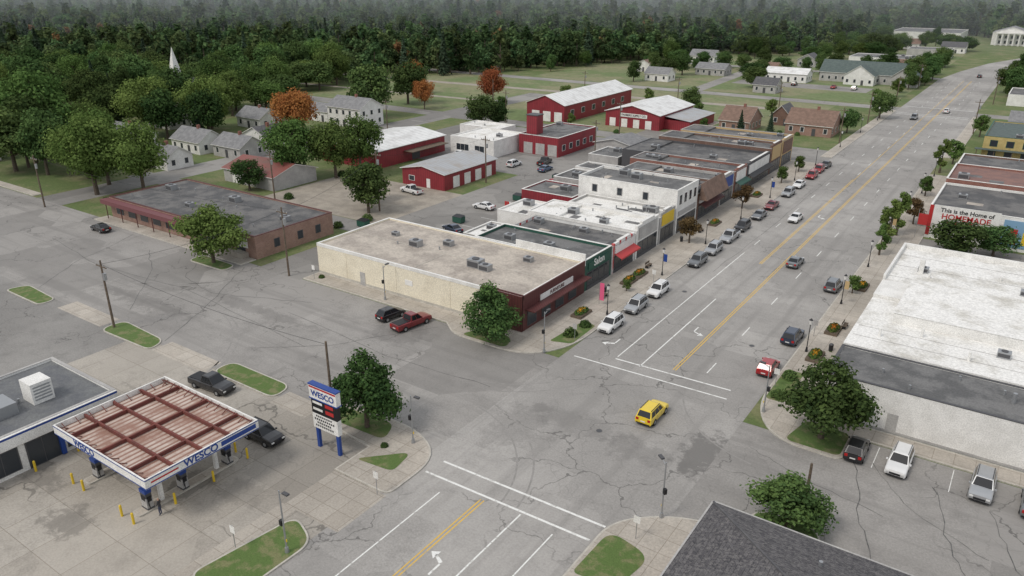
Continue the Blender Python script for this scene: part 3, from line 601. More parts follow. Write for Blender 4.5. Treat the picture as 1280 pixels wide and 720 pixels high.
b.box('stripe',redp,-52.3,-48.7,41.705,41.718,6.72,6.9)
b.box('price_board',black,-52.2,-48.8,41.75,42.25,3.95,5.5); b.box('letter_board',white,-52.2,-48.8,41.75,42.25,2.3,3.95)
for i,(u,w) in enumerate(((3.7,2.4),(3.35,2.9),(3.0,2.2),(2.65,2.7))):
    k=int(w/.28)
    for j in range(k): b.box('letters',black,-50.5-w/2+j*.28,-50.5-w/2+j*.28+.17,41.735,41.748,u-.1,u+.1)
b.box('price_digits',redp,-50.3,-49.2,41.73,41.748,5.0,5.35); b.box('price_digits',redp,-50.3,-49.2,41.73,41.748,4.3,4.7); b.box('price_label',white,-52,-50.7,41.73,41.748,4.35,4.6); b.box('price_label',white,-52,-50.7,41.73,41.748,5.05,5.3)
e=b.done(); text(e,'WESCO',.88,(-50.5,41.7,6.15),RS,blue)
# ------------------------------------------------------------------ poles and furniture
def upole(x,y,h,arm=True,rz=0):
    b=B('utility_pole',(x,y,0),rz); b.cyl('shaft',wood,0,0,-.1,h,.17,.11)
    if arm:
        b.box('crossarm',wood,-1.2,1.2,-.06,.06,h-.9,h-.76)
        for i in (-1.1,-.5,.5,1.1): b.cyl('insulators',greyw,i,0,h-.76,h-.55,.05)
        b.cyl('transformer',metal_g,.35,0,h-2.6,h-1.7,.25)
    b.done()
for a in ((-95,45.5,9.5),(-91,71.3,11,),(-161.5,69,10.5),(-104,105,12),(-52.5,44.5,10.3,False),(-91,169,10),(-100,135,10.5),(-128,99,10),(-158,128,10),(-158,165,10),(-100,200,10),(-150,207,12,False),(-140,200,10),(-45,225,10),(-45,262,10),(-45,310,10),(-45,360,10),(-16,262,10),(-16,330,10),(-10,60,4.2,False),(-190,265,9),(-150,268,9),(-112,270,9),(-76,273,9)): upole(*a)
b=B('overhead_wires')
def wire(a,c,sag=.8):
    P=[Vector(a).lerp(Vector(c),i/8)-Vector((0,0,sag*4*(i/8)*(1-i/8))) for i in range(9)]
    for p,q in zip(P[:-1],P[1:]): b.rod('cable',black,p,q,.018,4)
wire((-161.5,69,10),(-91,71.3,10.5),1.2); wire((-91,71.3,10.2),(-104,105,11)); wire((-104,105,11),(-100,135,10)); wire((-100,135,10),(-91,169,9.5)); wire((-91,71.3,10.5),(-95,45.5,9)); wire((-95,45.5,9),(-52.5,44.5,10)); b.done()
def lamp(x,y,h=5.6,rz=0):
    b=B('street_lamp',(x,y,.1),rz); b.cyl('base',metal_g,0,0,0,.5,.2,.14); b.cyl('shaft',metal_g,0,0,.5,h,.08,.06)
    b.rod('arm',metal_g,(0,0,h-.3),(.7,0,h),.04); b.box('luminaire',dgrey,.5,1.1,-.15,.15,h-.04,h+.1)
    b.box('pedestrian_signal',black,-.35,-.08,-.14,.14,2.6,3.1); b.cyl('push_button',yel,.12,0,1.1,1.3,.05); b.done()
for a in ((-42.6,30,6),(-44.6,47.5,5.4),(-19.6,51,5.6,2.5),(-44.5,71.6,5.4,1.5),(-17.8,73,5.6,3),(-72,72.6,5.2,1.57)): lamp(*a)
def tlamp(x,y,bn=None):
    b=B('ornamental_street_lamp',(x,y,.12)); b.cyl('base',metal_d,0,0,0,.6,.18,.1,8); b.cyl('shaft',metal_d,0,0,.6,3.7,.06,.05,8); b.cyl('lantern',white,0,0,3.7,4.25,.14,.22,8); b.cyl('cap',metal_d,0,0,4.25,4.5,.25,.03,8)
    if bn: b.box('banner',bn,.08,.65,-.015,.015,2.3,3.5)
    b.done()
for i,y in enumerate(range(86,196,18)): tlamp(-43.4,y,[None,blue,None][i%3]); tlamp(-17.9,y+4,[None,tanf][i%2])
for y in (220,245,270): tlamp(-43.6,y)
def sign(x,y,h=2.4,m=None,rz=0):
    b=B('traffic_sign',(x,y,.1),rz); b.cyl('post',metal_g,0,0,0,h,.035,n=6); b.box('plate',m or white,-.3,.3,-.045,-.03,h-.75,h-.05); b.done()
for a in ((-41.8,39.5,2.5),(-46.5,28,2.2),(-20.2,47.3,2.4),(-43,76.5,2.4,greyw),(-18.4,79,2.4,white),(-56,48,2.2,white,.4),(-86.5,72.4,2.3),(-43,100,2.3),(-18.3,95,2.3,greyw)): sign(*a)
b=B('sidewalk_banner'); b.cyl('pole',metal_g,-46,88.5,.1,3.4,.03); b.box('flag',pink,-45.95,-45.3,88.48,88.52,.8,3.4); b.done()
b=B('sidewalk_banner'); b.cyl('pole',metal_g,-14.3,146.5,.1,5.4,.04); b.box('flag',redp,-14.25,-12.8,146.48,146.52,2.6,4.6); b.done()
for x,y in ((-46.6,91),(-46.6,106),(-46.6,128),(-15.6,100)):
    b=B('park_bench',(x,y,.13),math.pi/2); [b.box('seat',wood,-.8,.8,-.25+i*.13,-.15+i*.13,.42,.46) for i in range(4)]; [b.box('backrest',wood,-.8,.8,.27,.31,.55+i*.13,.65+i*.13) for i in range(3)]
    [b.box('legs',metal_d,s*.65-.03,s*.65+.03,-.22,.3,0,.42) for s in (-1,1)]; b.done()
for x,y in ((-47.5,93),(-15.5,92),(-47.4,121)):
    b=B('litter_bin',(x,y,.13)); b.cyl('body',metal_d,0,0,0,.8,.25,.28); b.cyl('lid',dgrey,0,0,.8,.95,.3,.15); b.done()
b=B('utility_cabinet'); b.box('body',metal_g,-15.6,-14.7,77.2,77.8,.13,1.4); b.box('door',greyw,-15.5,-14.8,77.17,77.199,.3,1.3); b.done()
# ------------------------------------------------------------------ foliage
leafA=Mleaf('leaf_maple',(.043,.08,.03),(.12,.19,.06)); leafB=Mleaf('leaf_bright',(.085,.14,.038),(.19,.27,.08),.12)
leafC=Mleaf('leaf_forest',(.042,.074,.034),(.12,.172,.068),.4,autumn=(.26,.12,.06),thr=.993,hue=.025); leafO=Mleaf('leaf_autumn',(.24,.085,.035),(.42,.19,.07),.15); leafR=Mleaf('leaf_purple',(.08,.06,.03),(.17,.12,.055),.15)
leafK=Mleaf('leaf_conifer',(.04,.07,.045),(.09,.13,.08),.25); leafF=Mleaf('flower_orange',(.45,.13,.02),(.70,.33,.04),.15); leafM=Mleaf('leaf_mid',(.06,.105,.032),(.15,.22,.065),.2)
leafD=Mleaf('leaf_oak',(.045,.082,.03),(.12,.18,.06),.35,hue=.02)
def leafmesh(name,C,Nn,S,SH,leaf,trunk=None):
    N=len(C); r=RNG.normal(size=(N,3)); n=Nn+RNG.normal(size=(N,3))*.45; n/=np.linalg.norm(n,axis=1)[:,None]
    u=np.cross(n,r); u/=np.linalg.norm(u,axis=1)[:,None]; v=np.cross(n,u); S=S[:,None]
    V=np.empty((N,4,3)); V[:,0]=C-u*S*.62; V[:,1]=C-v*S*.42+n*S*.08; V[:,2]=C+u*S*.62; V[:,3]=C+v*S*.42+n*S*.08
    V=V.reshape(-1,3).tolist(); F=np.arange(4*N).reshape(N,4).tolist(); mi=[0]*N; sh=list(SH)
    if trunk:
        n0=len(V); V+=trunk[0]; F+=[[a+n0 for a in f] for f in trunk[1]]; mi+=[1]*len(trunk[1]); sh+=[0.5]*len(trunk[1])
    me=bpy.data.meshes.new(name); me.from_pydata(V,[],F); me.materials.append(leaf); me.materials.append(bark); me.polygons.foreach_set('material_index',mi)
    at=me.attributes.new('shade','FLOAT','FACE'); at.data.foreach_set('value',np.array(sh,dtype=np.float32)); me.update(); return me
def rodgeo(V,F,a,b,r0,r1,n=6):
    a=Vector(a);b=Vector(b); d=(b-a).normalized(); u=d.orthogonal().normalized(); w=d.cross(u); k=len(V)
    for i in range(n):
        t=2*math.pi*i/n; o=u*math.cos(t)+w*math.sin(t); V.append(list(a+o*r0)); V.append(list(b+o*r1))
    for i in range(n): j=(i+1)%n; F.append([k+2*i,k+2*j,k+2*j+1,k+2*i+1])
def treemesh(name,h,r,th,N,ls,leaf,lobes=18,shape='round'):
    cz=(h+th)/2; hz=(h-th)/2; L=[]
    while len(L)<lobes:
        p=RNG.uniform(-1,1,3); q=np.linalg.norm(p)
        if q>1 or q<.3: continue
        x,y,z=p*.78; w=1.0
        if shape=='cone': w=max(.25,.95-.55*(z+.3))
        if shape=='round' and z<0: w=1.05
        lr=RNG.uniform(.2,.38)*r*(w if shape=='cone' else 1)
        L.append((np.array([x*r*w,y*r*w,cz+z*hz]),lr,RNG.uniform(-.3,.3)))
    L.append((np.array([0,0,h-.3*r]),.3*r,.1))
    C=[];Nn=[];SH=[]; tot=sum(l[1]**2 for l in L)
    for c,lr,sh in L:
        k=max(8,int(N*lr*lr/tot)); d=RNG.normal(size=(k,3)); d/=np.linalg.norm(d,axis=1)[:,None]; rad=lr*(RNG.uniform(.35,1.0,k)**.45)*(1+.22*RNG.normal(size=k))
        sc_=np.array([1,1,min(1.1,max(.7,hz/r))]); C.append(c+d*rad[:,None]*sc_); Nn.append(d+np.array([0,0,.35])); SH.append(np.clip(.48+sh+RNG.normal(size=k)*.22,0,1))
    C=np.concatenate(C);Nn=np.concatenate(Nn);SH=np.concatenate(SH); S=RNG.uniform(.6,1.35,len(C))*ls
    TV=[];TF=[]; rt=.028*h+.04; rodgeo(TV,TF,(0,0,-.1),(.05,.03,th+hz*.5),rt,rt*.6,8); rodgeo(TV,TF,(.05,.03,th+hz*.5),(0,.1,h*.88),rt*.6,rt*.15)
    for c,lr,_ in L[:10]:
        z=max(th*.8,c[2]-.55*math.hypot(c[0],c[1])-.2); z=min(z,h*.7); rodgeo(TV,TF,(.04,.03,z),tuple(c),rt*.35,rt*.08,5)
    return leafmesh(name,C,Nn,S,SH,leaf,(TV,TF))
def conifer(name,h,r,N,ls,leaf):
    C=[];Nn=[]
    for i in range(N):
        t=RNG.uniform()**.65; z=h*(.06+.94*(1-t)); lay=.75+.25*math.cos(z*6); rr=r*t*lay*RNG.uniform(.35,1.05); a=RNG.uniform(0,6.283)
        a=round(a*5/6.283*2.2)*6.283/11+RNG.normal()*.16; C.append((rr*math.cos(a),rr*math.sin(a),z-.12*rr)); Nn.append((math.cos(a)*.7,math.sin(a)*.7,.8))
    TV=[];TF=[]; rodgeo(TV,TF,(0,0,-.1),(0,0,h*.95),.03*h*.6,.02)
    return leafmesh(name,np.array(C),np.array(Nn),RNG.uniform(.7,1.3,N)*ls,np.clip(.5+RNG.normal(size=N)*.25,0,1),leaf,(TV,TF))
def put(name,me,x,y,s=1,sz=None,z=0):
    o=bpy.data.objects.new(name,me); o.location=(x,y,z); o.rotation_euler[2]=random.uniform(0,6.28); o.scale=(s,s,sz or s); COL.objects.link(o); return o
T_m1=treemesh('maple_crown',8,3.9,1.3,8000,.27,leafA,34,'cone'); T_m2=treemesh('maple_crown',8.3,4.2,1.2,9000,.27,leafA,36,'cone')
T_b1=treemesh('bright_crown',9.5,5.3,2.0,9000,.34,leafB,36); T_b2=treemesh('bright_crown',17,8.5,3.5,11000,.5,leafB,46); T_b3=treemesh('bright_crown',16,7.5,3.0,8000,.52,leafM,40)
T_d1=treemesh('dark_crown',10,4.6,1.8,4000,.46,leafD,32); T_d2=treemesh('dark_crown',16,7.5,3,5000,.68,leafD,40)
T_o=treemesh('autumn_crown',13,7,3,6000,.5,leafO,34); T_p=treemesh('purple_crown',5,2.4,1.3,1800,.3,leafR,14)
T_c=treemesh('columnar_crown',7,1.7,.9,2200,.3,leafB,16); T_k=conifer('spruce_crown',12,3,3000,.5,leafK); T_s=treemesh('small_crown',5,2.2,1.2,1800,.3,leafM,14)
put('maple_tree',T_m1,-52,70.4,1.1,1.02); put('maple_tree',T_m2,-50.4,47.0,1.08,1.1); put('maple_tree',T_m2,-11.5,71.3,1.27,1.12); put('maple_tree',T_m1,-10.5,55.6,1.05,.68)
put('shade_tree',T_b1,-105.5,68.2,1.12,1.03)
for a in ((-162,80,1.0,1.02),(-156,87,.8,.9),(-168,86,.9,1.0)): put('shade_tree',T_b2,*a)
for a in ((-210,92,1.35,1.4),(-226,98,1.2,1.25),(-200,84,.8,.9)): put('shade_tree',T_b3,*a)
for a in ((-137,112,.9,.9),(-131,119,.8,.85)): put('oak_tree',T_b3,*a)
put('oak_tree',T_d1,-105,103,1.05,1.0); put('oak_tree',T_d1,-110,108,.8,.85); put('oak_tree',T_d1,-138,100.5,.8,.7); put('willow_tree',T_b3,-128,124,.75,.9)
for a in ((-173,144,1,1.1),(-182,152,.85,.95),(-166,229,.8,1.0),(-206,232,.7,1.0),(-178,205,.6,.8)): put('autumn_tree',T_o,*a)
for a in ((-181,183,1.05,1.1),(-191,211,1.0,.95),(-140,187,.75,.65),(-99,252,.5,.55),(-44,275,.6,.55),(-47,243,.45,.45)): put('oak_tree',T_d2,*a)
put('oak_tree',T_d1,-137,192,.9,.8); put('oak_tree',T_d1,-7.5,140,1.0,.62); put('oak_tree',T_d1,-2,143,.8,.55)
for a in ((-17.6,140),(-17.2,146),(-17.4,203),(-17.6,133,.8)): put('columnar_tree',T_c,a[0],a[1],*(a[2:] if len(a)>2 else (1.15,)))
for a in ((-45.6,147),(-46,121),(-15.8,155)): put('ornamental_tree',T_p,*a)
for a in ((-17.5,113,.6),(-45.2,172,.8),(-45,95,.4),(-17,178,.9),(-45,185,.8),(-16,215,1.2),(-14,258,1.3),(-48,290,1.5),(-48,330,1.5),(-83,222,.8),(-93,243,1.0),(-120,262,1.1),(-74,258,1.2),(-145,245,1.3),(-152,215,1.1),(-120,206.5,.8)): put('street_tree',T_s,*a)
for a in ((-72,222,.6,.6),(-66,231,.5,.5),(-238,128,1,1.3),(-195,128,.8,.9),(-270,140,1.2,1.4)): put('spruce_tree',T_k,*a)
EX=[(-172,-158,60,262),(-150,-98,92,200),(-200,-164,98,128),(-186,-166,129,141),(-199,-168,162,179),(-230,-192,106,120),(-258,-243,142,182),(-226,-208,74,90),(-266,-226,84,120),(-232,-212,128,146),(-210,-190,144,158),(-420,-40,194,208),(-420,-40,255,290),(-140,-90,205,262),(-420,-40,40,75)]
pl=[];tries=0
while len(pl)<150 and tries<9000:
    tries+=1; x=random.uniform(-350,-150); y=random.uniform(76,250)
    if x>-0.55*y-122: continue
    if not any(a-2<x<b+2 and c-2<y<d+2 for a,b,c,d in EX) and all((x-a)**2+(y-b)**2>55 for a,b in pl): pl.append((x,y))
for x,y in pl:
    t=random.random(); put('oak_tree',T_b3 if t<.25 else T_b2 if t<.33 else T_d1 if t<.5 else T_d2,x,y,random.uniform(.65,1.1),random.uniform(.65,1.1))
BX=((-142,-44,335,388),(-95,-55,430,465),(-170,-96,408,434),(-260,-42,394,408),(-240,-42,292,308),(-172,-136,318,364),(-100,-86,308,324),(-130,-113,300,400),(-76,-44,485,560))
n=0
while n<120:
    x=random.uniform(-225,-46); y=random.uniform(284,600)
    if any(a-4<x<b+4 and c-7<y<d+4 for a,b,c,d in BX): continue
    if -195<x<-48 and y<345 and random.random()<.8: continue
    t=random.random(); put('oak_tree',T_b3 if t<.3 else T_d1 if t<.6 else T_d2,x,y,random.uniform(.45,.95),random.uniform(.45,.85)); n+=1
for x,y in [(-146+i*9+random.uniform(-3,3),389+random.uniform(-3,4)) for i in range(11)]+[(-112,366),(-112,352),(-144,350),(-48,355),(-47,385),(-145,335),(-156,345),(-102,325),(-152,315)]: put('oak_tree',T_d1,x,y,random.uniform(.7,1.3),random.uniform(.7,1.1))
for i in range(26): put('oak_tree',random.choice([T_d1,T_d2]),random.choice([-47,-13])+random.uniform(-3,3),random.uniform(330,480),random.uniform(.5,.8),random.uniform(.5,.8))
# forest (instanced mass)
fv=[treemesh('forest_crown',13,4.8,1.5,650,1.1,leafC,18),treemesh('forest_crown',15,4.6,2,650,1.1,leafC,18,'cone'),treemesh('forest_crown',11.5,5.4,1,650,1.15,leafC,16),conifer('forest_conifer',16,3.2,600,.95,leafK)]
bound=[(-1500,-150),(-420,60),(-355,150),(-300,215),(-262,240),(-245,258),(-300,264),(-235,284),(-215,312),(-205,345),(-185,395),(-178,430),(-150,470),(-125,490),(-100,545),(-112,640),(-112,700),(-50,700),(-44,655),(-10,655),(60,640),(400,640),(1500,900),(1500,3600),(-3500,3600),(-3500,-150)]
bp=np.array(bound)
def inside(x,y):
    c=np.zeros(len(x),bool); n=len(bp)
    for i in range(n):
        x1,y1=bp[i]; x2,y2=bp[i-1]; k=((y1>y)!=(y2>y)); c^=k&(x<(x2-x1)*(y-y1)/((y2-y1)+1e-9)+x1)
    return c
P=[]
for r0,r1,sp,s in ((250,620,7.8,1.05),(620,1200,11.5,1.35),(1200,2300,19,2.0)):
    g=np.arange(-r1,r1,sp); X,Y=np.meshgrid(g,g[g>-r1*.2]); X=X.ravel()+RNG.uniform(-.45,.45,X.size)*sp; Y=Y.ravel()+RNG.uniform(-.45,.45,Y.size)*sp
    d=np.hypot(X,Y); az=np.degrees(np.arctan2(-X,Y)); k=(d>r0)&(d<=r1)&(az>-10)&(az<80)&inside(X,Y)
    k&=~((X>-300)&(X<-230)&(Y>560)&(Y<640))&~((X>-420)&(X<-330)&(Y>700)&(Y<900))
    X=X[k];Y=Y[k]
    P.append(np.c_[X,Y,s*RNG.uniform(.6,1.32,len(X))])
P=np.concatenate(P)
fe=empty('forest'); kind=RNG.choice(4,len(P),p=[.38,.24,.31,.07])
for i,me in enumerate(fv):
    Q=P[kind==i]; n=len(Q); a=RNG.uniform(0,6.283,n); V=np.zeros((n,4,3))
    for j in range(4):
        t=a+j*math.pi/2; rr=Q[:,2]*.7071; V[:,j,0]=Q[:,0]+np.cos(t)*rr; V[:,j,1]=Q[:,1]+np.sin(t)*rr; V[:,j,2]=-.3
    o=mesh_obj('forest_stand',V.reshape(-1,3).tolist(),np.arange(4*n).reshape(n,4).tolist(),[grass],parent=fe)
    o.instance_type='FACES'; o.use_instance_faces_scale=True; o.instance_faces_scale=1; o.show_instancer_for_render=False
    c=bpy.data.objects.new('forest_tree',me); COL.objects.link(c); c.parent=o
def clump(name,rx,ry,h,N,ls,leaf):
    d=RNG.normal(size=(N,3)); d/=np.linalg.norm(d,axis=1)[:,None]; d[:,2]=abs(d[:,2]); C=d*np.array([rx,ry,h])*RNG.uniform(.6,1.05,(N,1)); return leafmesh(name,C,d+np.array([0,0,.3]),RNG.uniform(.7,1.3,N)*ls,RNG.uniform(0,1,N),leaf)
cl_o=clump('flowers',.95,.5,.4,170,.16,leafF); cl_g=clump('greenery',1.5,.75,.6,600,.2,leafM); cl_b=clump('bush',.8,.8,.9,500,.2,leafA)
for x,y in ((-46.3,84),(-46.3,98.5),(-46.3,102),(-46.3,134),(-16.6,89),(-16.6,98),(-16.8,116),(-46.2,158)):
    b=B('flower_planter',(x,y,.13),math.pi/2); b.box('box',wood,-1.6,1.6,-.8,.8,0,.35); b.box('soil',bark,-1.5,1.5,-.7,.7,.35,.38); e=b.done()
    for me,dx,z in ((cl_g,0,.35),(cl_o,-.1,.62)):
        o=bpy.data.objects.new('plants',me); COL.objects.link(o); o.parent=e; o.location=(dx,0,z)
for x,y,s in ((-44,81,1),(-44.2,77.5,1.2),(-17.5,77,1),(-17.6,82,1.1),(-86,73.4,.6),(-103,93,1.2),(-101.5,99,1.4),(-126,101,1.3),(-131,121,1.4),(-46.5,45.4,.5),(-82,225,1),(-63,230.6,1),(-58,230.8,1),(-103,204,1.2),(-155,78,1)): put('shrub',cl_b,x,y,s,z=.1)
# ------------------------------------------------------------------ vehicles
def paint(n,c,met=.25): return Mplain('car_paint_'+n,c,.32,met,.8)
PT={'white':paint('white',(.72,.72,.71),0),'silver':paint('silver',(.42,.43,.44),.5),'grey':paint('grey',(.17,.18,.19),.4),'black':paint('black',(.018,.018,.02)),'red':paint('red',(.36,.015,.02)),'blue':paint('blue',(.06,.11,.2),.3),'dkblue':paint('dkblue',(.02,.035,.07)),'yellow':paint('yellow',(.75,.54,.02),0),'maroon':paint('maroon',(.2,.015,.02))}
cg=Mplain('car_glass',(.015,.018,.022),.06); lampw=Mplain('headlamp',(.7,.7,.68),.15); lampr=Mplain('tail_lamp',(.4,.01,.01),.25)
KIND={
'sedan':dict(top=[(-2.35,.62),(-2.3,.93),(-1.5,1.0),(-.2,.95),(.95,.93),(1.9,.82),(2.25,.7),(2.35,.52)],g=(-1.75,1.0,-.95,.25),H=1.45,W=1.82,wb=1.38),
'suv':dict(top=[(-2.3,.6),(-2.27,1.02),(-1.6,1.06),(0,1.03),(.95,1.02),(1.85,.94),(2.22,.8),(2.3,.5)],g=(-2.2,1.05,-1.85,.35),H=1.7,W=1.9,wb=1.35),
'hatch':dict(top=[(-2.05,.6),(-2.0,.98),(-1.3,1.02),(0,1.0),(.9,.97),(1.6,.86),(1.95,.74),(2.05,.5)],g=(-1.93,1.05,-1.45,.25),H=1.6,W=1.8,wb=1.25),
'pickup':dict(top=[(-2.9,.65),(-2.88,1.08),(-1.5,1.1),(0,1.08),(1.2,1.08),(2.3,1.02),(2.75,.9),(2.85,.6)],g=(-.75,1.3,-.55,.55),H=1.85,W=2.0,wb=1.8)}
CM={}
def carmesh(kind,col):
    if (kind,col) in CM: return CM[kind,col]
    K=KIND[kind]; V=[];F=[];mi=[]; W=K['W']/2; top=K['top']; zb=.27
    mats=[PT[col],cg,rubber,metal_g,black,lampw,lampr]
    def quad(m,*p): n=len(V); V.extend(p); F.append(tuple(range(n,n+len(p)))); mi.append(m)
    def bx(m,x0,x1,ya,yb,z0,z1):
        n=len(V); V.extend([(x0,ya,z0),(x1,ya,z0),(x1,yb,z0),(x0,yb,z0),(x0,ya,z1),(x1,ya,z1),(x1,yb,z1),(x0,yb,z1)])
        for f in ((0,3,2,1),(4,5,6,7),(0,1,5,4),(1,2,6,5),(2,3,7,6),(3,0,4,7)): F.append(tuple(n+q for q in f)); mi.append(m)
    st=[]
    for i,(x,zt) in enumerate(top):
        e=min(i,len(top)-1-i); hw=W*(.86 if e==0 else .96 if e==1 else 1); zz=zb+(.12 if e==0 else 0)
        half=[(hw*.88,zz),(hw*.99,zz+.14),(hw,zz+.55*(zt-zz)),(hw*.95,zt-.06),(hw*.86,zt),(hw*.4,zt+.035)]
        st.append([(x,-a,z) for a,z in half]+[(x,a,z) for a,z in reversed(half)])
    n0=len(V); m=len(st[0])
    for s in st: V.extend(s)
    for i in range(len(st)-1):
        for j in range(m):
            k=(j+1)%m; F.append((n0+i*m+j,n0+(i+1)*m+j,n0+(i+1)*m+k,n0+i*m+k)); mi.append(4 if j==m-1 else 0)
    F.append(tuple(n0+j for j in range(m))); mi.append(0); F.append(tuple(n0+(len(st)-1)*m+j for j in reversed(range(m)))); mi.append(0)
    xr0,xf0,xr1,xf1=K['g']; H=K['H']; zb2=(1.0 if kind!='pickup' else 1.08)-.04; b0=W*.9; b1=W*.72; zr=H-.05
    A=[(xr0,-b0,zb2),(xf0,-b0,zb2),(xf0,b0,zb2),(xr0,b0,zb2)]; R=[(xr1,-b1,zr),(xf1,-b1,zr),(xf1,b1,zr),(xr1,b1,zr)]
    for i in range(4): j=(i+1)%4; quad(0,A[i],A[j],R[j],R[i])
    R2=[(xr1+.12,-b1*.82,H),(xf1-.14,-b1*.82,H),(xf1-.14,b1*.82,H),(xr1+.12,b1*.82,H)]
    for i in range(4): j=(i+1)%4; quad(0,R[i],R[j],R2[j],R2[i])
    quad(0,*R2)
    def pane(a,b,c,d,s0,s1,t0,t1,m=1,off=.012):
        a,b,c,d=map(Vector,(a,b,c,d)); n=(b-a).cross(d-a).normalized()*off
        f=lambda s,t:tuple((a*(1-s)+b*s)*(1-t)+(d*(1-s)+c*s)*t+n)
        quad(m,f(s0,t0),f(s1,t0),f(s1,t1),f(s0,t1))
    for i,ws in ((0,((.07,.34),(.37,.66),(.69,.93)) if kind in('suv','sedan') else ((.1,.48),(.53,.92))),(2,((.07,.31),(.34,.63),(.66,.93)) if kind in('suv','sedan') else ((.08,.47),(.52,.9))),(1,((.05,.95),)),(3,((.07,.93),))):
        j=(i+1)%4
        for s0,s1 in ws: pane(A[i],A[j],R[j],R[i],s0,s1,.12,.9 if i%2==0 else .95)
    xb=top[0][0]; xf=top[-1][0]
    for s in (-1,1):
        y0,y1=sorted((s*W*.52,s*W*.84))
        bx(5,xf-.22,xf+.015,y0,y1,.6,.73); bx(6,xb-.015,xb+.1,y0,y1,.68,.95)
        bx(0,xf0-.25,xf0-.1,*sorted((s*(W*.98),s*(W+.13))),.98,1.12)
        for dx in (-.75,.15): bx(4,dx,dx+.012,*sorted((s*W*.99,s*(W+.003))),.45,.95)
        for wx in (-K['wb'],K['wb']):
            for (r,ya,m,w) in ((.41,W*.995,4,.012),(.345,W*.80,2,.2*W+.022),(.2,W*.8+.2*W+.015,3,.012)):
                n=len(V); q=16
                for side in (ya,ya+w):
                    for i in range(q): t=2*math.pi*i/q; V.append((wx+r*math.cos(t),s*side,.345+r*math.sin(t)))
                for i in range(q): j=(i+1)%q; F.append((n+i,n+j,n+q+j,n+q+i)); mi.append(m)
                F.append(tuple(n+q+i for i in range(q))); mi.append(m)
    bx(4,xf-.1,xf+.01,-W*.5,W*.5,.42,.62); bx(4,xf-.02,xf+.02,-W*.75,W*.75,.3,.38); bx(5,xb-.02,xb+.02,-.25,.25,.55,.67); bx(4,xb-.03,xb+.05,-W*.8,W*.8,.3,.42)
    if kind=='pickup': bx(4,-2.75,-.85,-W*.76,W*.76,1.12,1.142)
    if kind=='suv':
        for s in (-1,1): bx(4,xr1+.1,xf1-.1,s*b1*.9-.02,s*b1*.9+.02,H,H+.05)
    me=bpy.data.meshes.new('car_'+kind); me.from_pydata(V,[],F)
    for q in mats: me.materials.append(q)
    me.polygons.foreach_set('material_index',mi); me.update()
    CM[kind,col]=me; return me
def car(kind,col,x,y,h,name='parked_car'):
    o=bpy.data.objects.new('pickup_truck' if kind=='pickup' else name,carmesh(kind,col)); COL.objects.link(o); o.location=(x,y,.018); o.rotation_euler=(0,0,math.radians(90+h+random.uniform(-1.5,1.5)))
    return o
for i,(y,k,c) in enumerate(((82.6,'suv','white'),(90,'suv','silver'),(97,'suv','white'),(112,'suv','grey'),(119,'suv','silver'),(127,'pickup','silver'),(134,'suv','black'),(143,'sedan','grey'),(151,'sedan','maroon'),(162.5,'suv','silver'),(171,'sedan','white'),(181,'suv','red'),(188,'suv','red'),(194,'sedan','black'))): car(k,c,-41.0+random.uniform(-.15,.15),y,180)
for y,k,c in ((113.5,'suv','grey'),(92.5,'suv','dkblue'),(82.5,'hatch','red')): car(k,c,-20.3,y,0)
car('suv','yellow',-27.2,65.5,0,'yellow_car'); car('sedan','white',-34.6,145,180,'moving_car'); car('sedan','grey',-27.8,120.5,0,'moving_car'); car('suv','grey',-34.5,280,180,'moving_car'); car('sedan','white',-27.5,300,0,'moving_car'); car('sedan','black',-28,418,0,'moving_car')
car('pickup','black',-70.5,43,-86); car('suv','black',-57.5,39.6,-90)
car('hatch','black',-67.2,68.6,-8); car('pickup','maroon',-63.2,68.3,-10)
car('hatch','black',-8,70.6,0); car('suv','white',-4.2,70.6,180); car('suv','silver',2.6,70.8,180); car('sedan','grey',6.5,70.6,0)
car('sedan','black',-137,67,88)
for x,y,k,c,h in ((-88,118,'sedan','white',88),(-84,103,'sedan','dkblue',70),(-86,99,'sedan','grey',80),(-83,149,'suv','white',90),(-86,140,'sedan','white',80),(-86,143.5,'suv','red',85),(-104,152,'suv','white',0),(-99,158,'pickup','black',10),(-91,190,'pickup','white',90),(-95,152,'sedan','blue',0),(-78,205,'suv','grey',90),(-86,190,'sedan','dkblue',85),(-121,152,'pickup','white',0),(-117,153,'suv','blue',0),(-196,104,'sedan','silver',90),(-70,208,'suv','silver',0),(-64,208,'sedan','red',0),(-76,210,'pickup','grey',0),(-66,342,'suv','white',0),(-74,342,'sedan','red',0),(-90,342,'suv','black',0),(-108,119,'pickup','white',80),(-88,222,'suv','grey',0)): car(k,c,x,y,h)
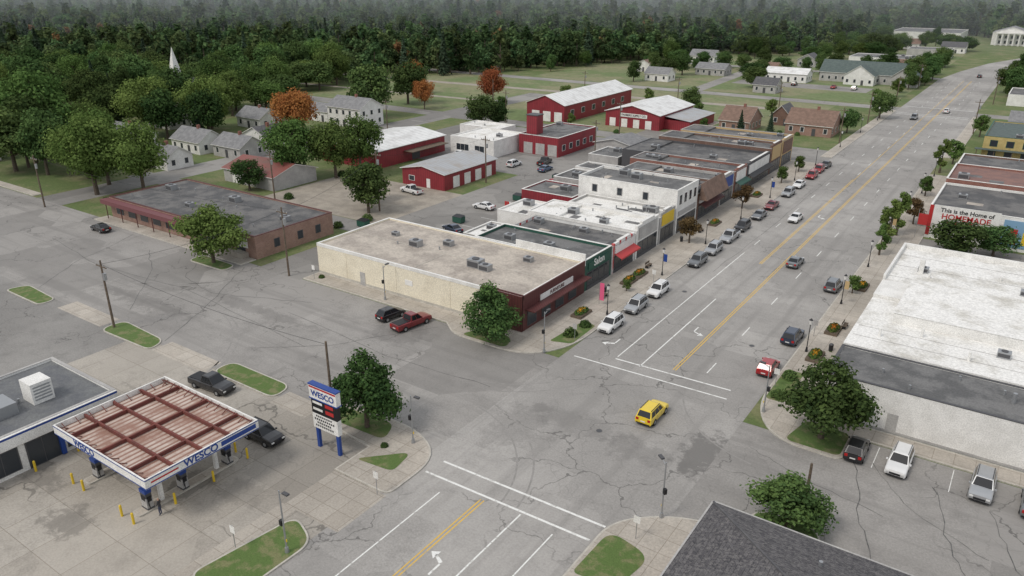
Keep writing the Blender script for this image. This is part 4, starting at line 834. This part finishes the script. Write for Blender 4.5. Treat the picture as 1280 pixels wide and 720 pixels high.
# ------------------------------------------------------------------ person at the pumps
def person(x,y,rz):
    V=[];E=[];Rr=[]
    def v(p,r): V.append(p); Rr.append(r); return len(V)-1
    def ch(a,*ps):
        for p,r in ps: i=v(p,r); E.append((a,i)); a=i
        return a
    pel=v((0,0,.95),(.15)); chest=ch(pel,((0,0,1.12),.13),((0,-.01,1.32),.16),((0,0,1.46),.12)); neck=ch(chest,((0,.0,1.54),.055),((0,-.02,1.62),.085),((0,-.02,1.73),.085))
    for s in (-1,1):
        kn=ch(pel,((s*.1,0,.88),.1),((s*.11,-.03,.5),.065),((s*.12,.02,.1),.045),((s*.13,-.14,.05),.04))
        bend=.22 if s>0 else .04
        wr=ch(chest,((s*.2,0,1.43),.06),((s*.27,-.03,1.16),.045),((s*.27,-.05-bend,.95+bend*.6),.032),((s*.27,-.07-bend,.87+bend*.6),.03))
        for k in range(4): ch(wr,((s*.27+(k-1.5)*.022,-.08-bend,.81+bend*.6),.009),((s*.27+(k-1.5)*.022,-.1-bend,.775+.006*k+bend*.6),.008))
        ch(wr,((s*.27-s*.05,-.11-bend,.86+bend*.6),.01))
    me=bpy.data.meshes.new('person_body'); me.from_pydata(V,E,[]); o=bpy.data.objects.new('body',me); COL.objects.link(o)
    o.modifiers.new('skin','SKIN')
    for i,r in enumerate(Rr): me.skin_vertices[0].data[i].radius=(r,r*.8 if i<4 else r)
    me.skin_vertices[0].data[0].use_root=True
    s2=o.modifiers.new('sub','SUBSURF'); s2.levels=1; s2.render_levels=1
    pm,nt,bs=_nt('person_clothing'); tc=nt.nodes.new('ShaderNodeTexCoord'); sp=nt.nodes.new('ShaderNodeSeparateXYZ'); nt.links.new(tc.outputs['Object'],sp.inputs[0]); rp=nt.nodes.new('ShaderNodeValToRGB'); rp.color_ramp.interpolation='CONSTANT'
    nt.links.new(math_(nt,'DIVIDE',sp.outputs[2],2),rp.inputs[0]); el=rp.color_ramp.elements; el[0].color=(.02,.02,.02,1); el[1].position=.05; el[1].color=(.035,.045,.09,1)
    for p,c in ((.47,(.03,.03,.035,1)),(.765,(.45,.27,.2,1)),(.865,(.04,.025,.018,1))): q=el.new(p); q.color=c
    nt.links.new(rp.outputs[0],bs.inputs['Base Color']); me.materials.append(pm)
    e=empty('person',(x,y,.0)); e.rotation_euler[2]=rz; o.parent=e
person(-55.3,27.0,math.radians(-60))
# ------------------------------------------------------------------ haze, light, camera
hz=bpy.data.materials.new('haze_air'); hz.use_nodes=True; nt=hz.node_tree; nt.nodes.clear(); o=nt.nodes.new('ShaderNodeOutputMaterial'); vs=nt.nodes.new('ShaderNodeVolumeScatter'); vs.inputs['Density'].default_value=.0008; vs.inputs['Color'].default_value=(.88,.95,1,1); vs.inputs['Anisotropy'].default_value=0; nt.links.new(vs.outputs[0],o.inputs['Volume'])
b=B('haze',(0,0,0),math.radians(34.54)); b.box('air',hz,-3500,3500,450,2700,-5,45); b.done()
w=bpy.data.worlds.new('World'); sc.world=w; w.use_nodes=True; nt=w.node_tree; sky=nt.nodes.new('ShaderNodeTexSky'); sky.sky_type='NISHITA'; sky.sun_disc=False
EL,AZ=52,200
sky.sun_elevation=math.radians(EL); sky.sun_rotation=math.radians(AZ); sky.dust_density=3; sky.air_density=1; sky.ozone_density=1
bg=nt.nodes['Background']; bg.inputs['Strength'].default_value=.13
nt.links.new(mixc(nt,.7,sky.outputs[0],(6.7,6.8,6.9)),bg.inputs['Color'])   # thin overcast layer over the clear sky
sd=bpy.data.lights.new('sun','SUN'); sd.energy=1.4; sd.angle=math.radians(14); sd.color=(1,.95,.88); so=bpy.data.objects.new('sun',sd); COL.objects.link(so)
dv=Vector((math.sin(math.radians(AZ))*math.cos(math.radians(EL)),math.cos(math.radians(AZ))*math.cos(math.radians(EL)),math.sin(math.radians(EL)))); so.rotation_euler=dv.to_track_quat('Z','Y').to_euler()
cd=bpy.data.cameras.new('camera'); co=bpy.data.objects.new('camera',cd); COL.objects.link(co); co.location=(0,0,43); co.rotation_euler=(math.radians(90-22.21),0,math.radians(34.54)); cd.sensor_width=36; cd.lens=26.86; cd.clip_end=9000; cd.clip_start=.5; sc.camera=co
sc.view_settings.view_transform='Standard'; sc.view_settings.look='None'; sc.view_settings.exposure=0
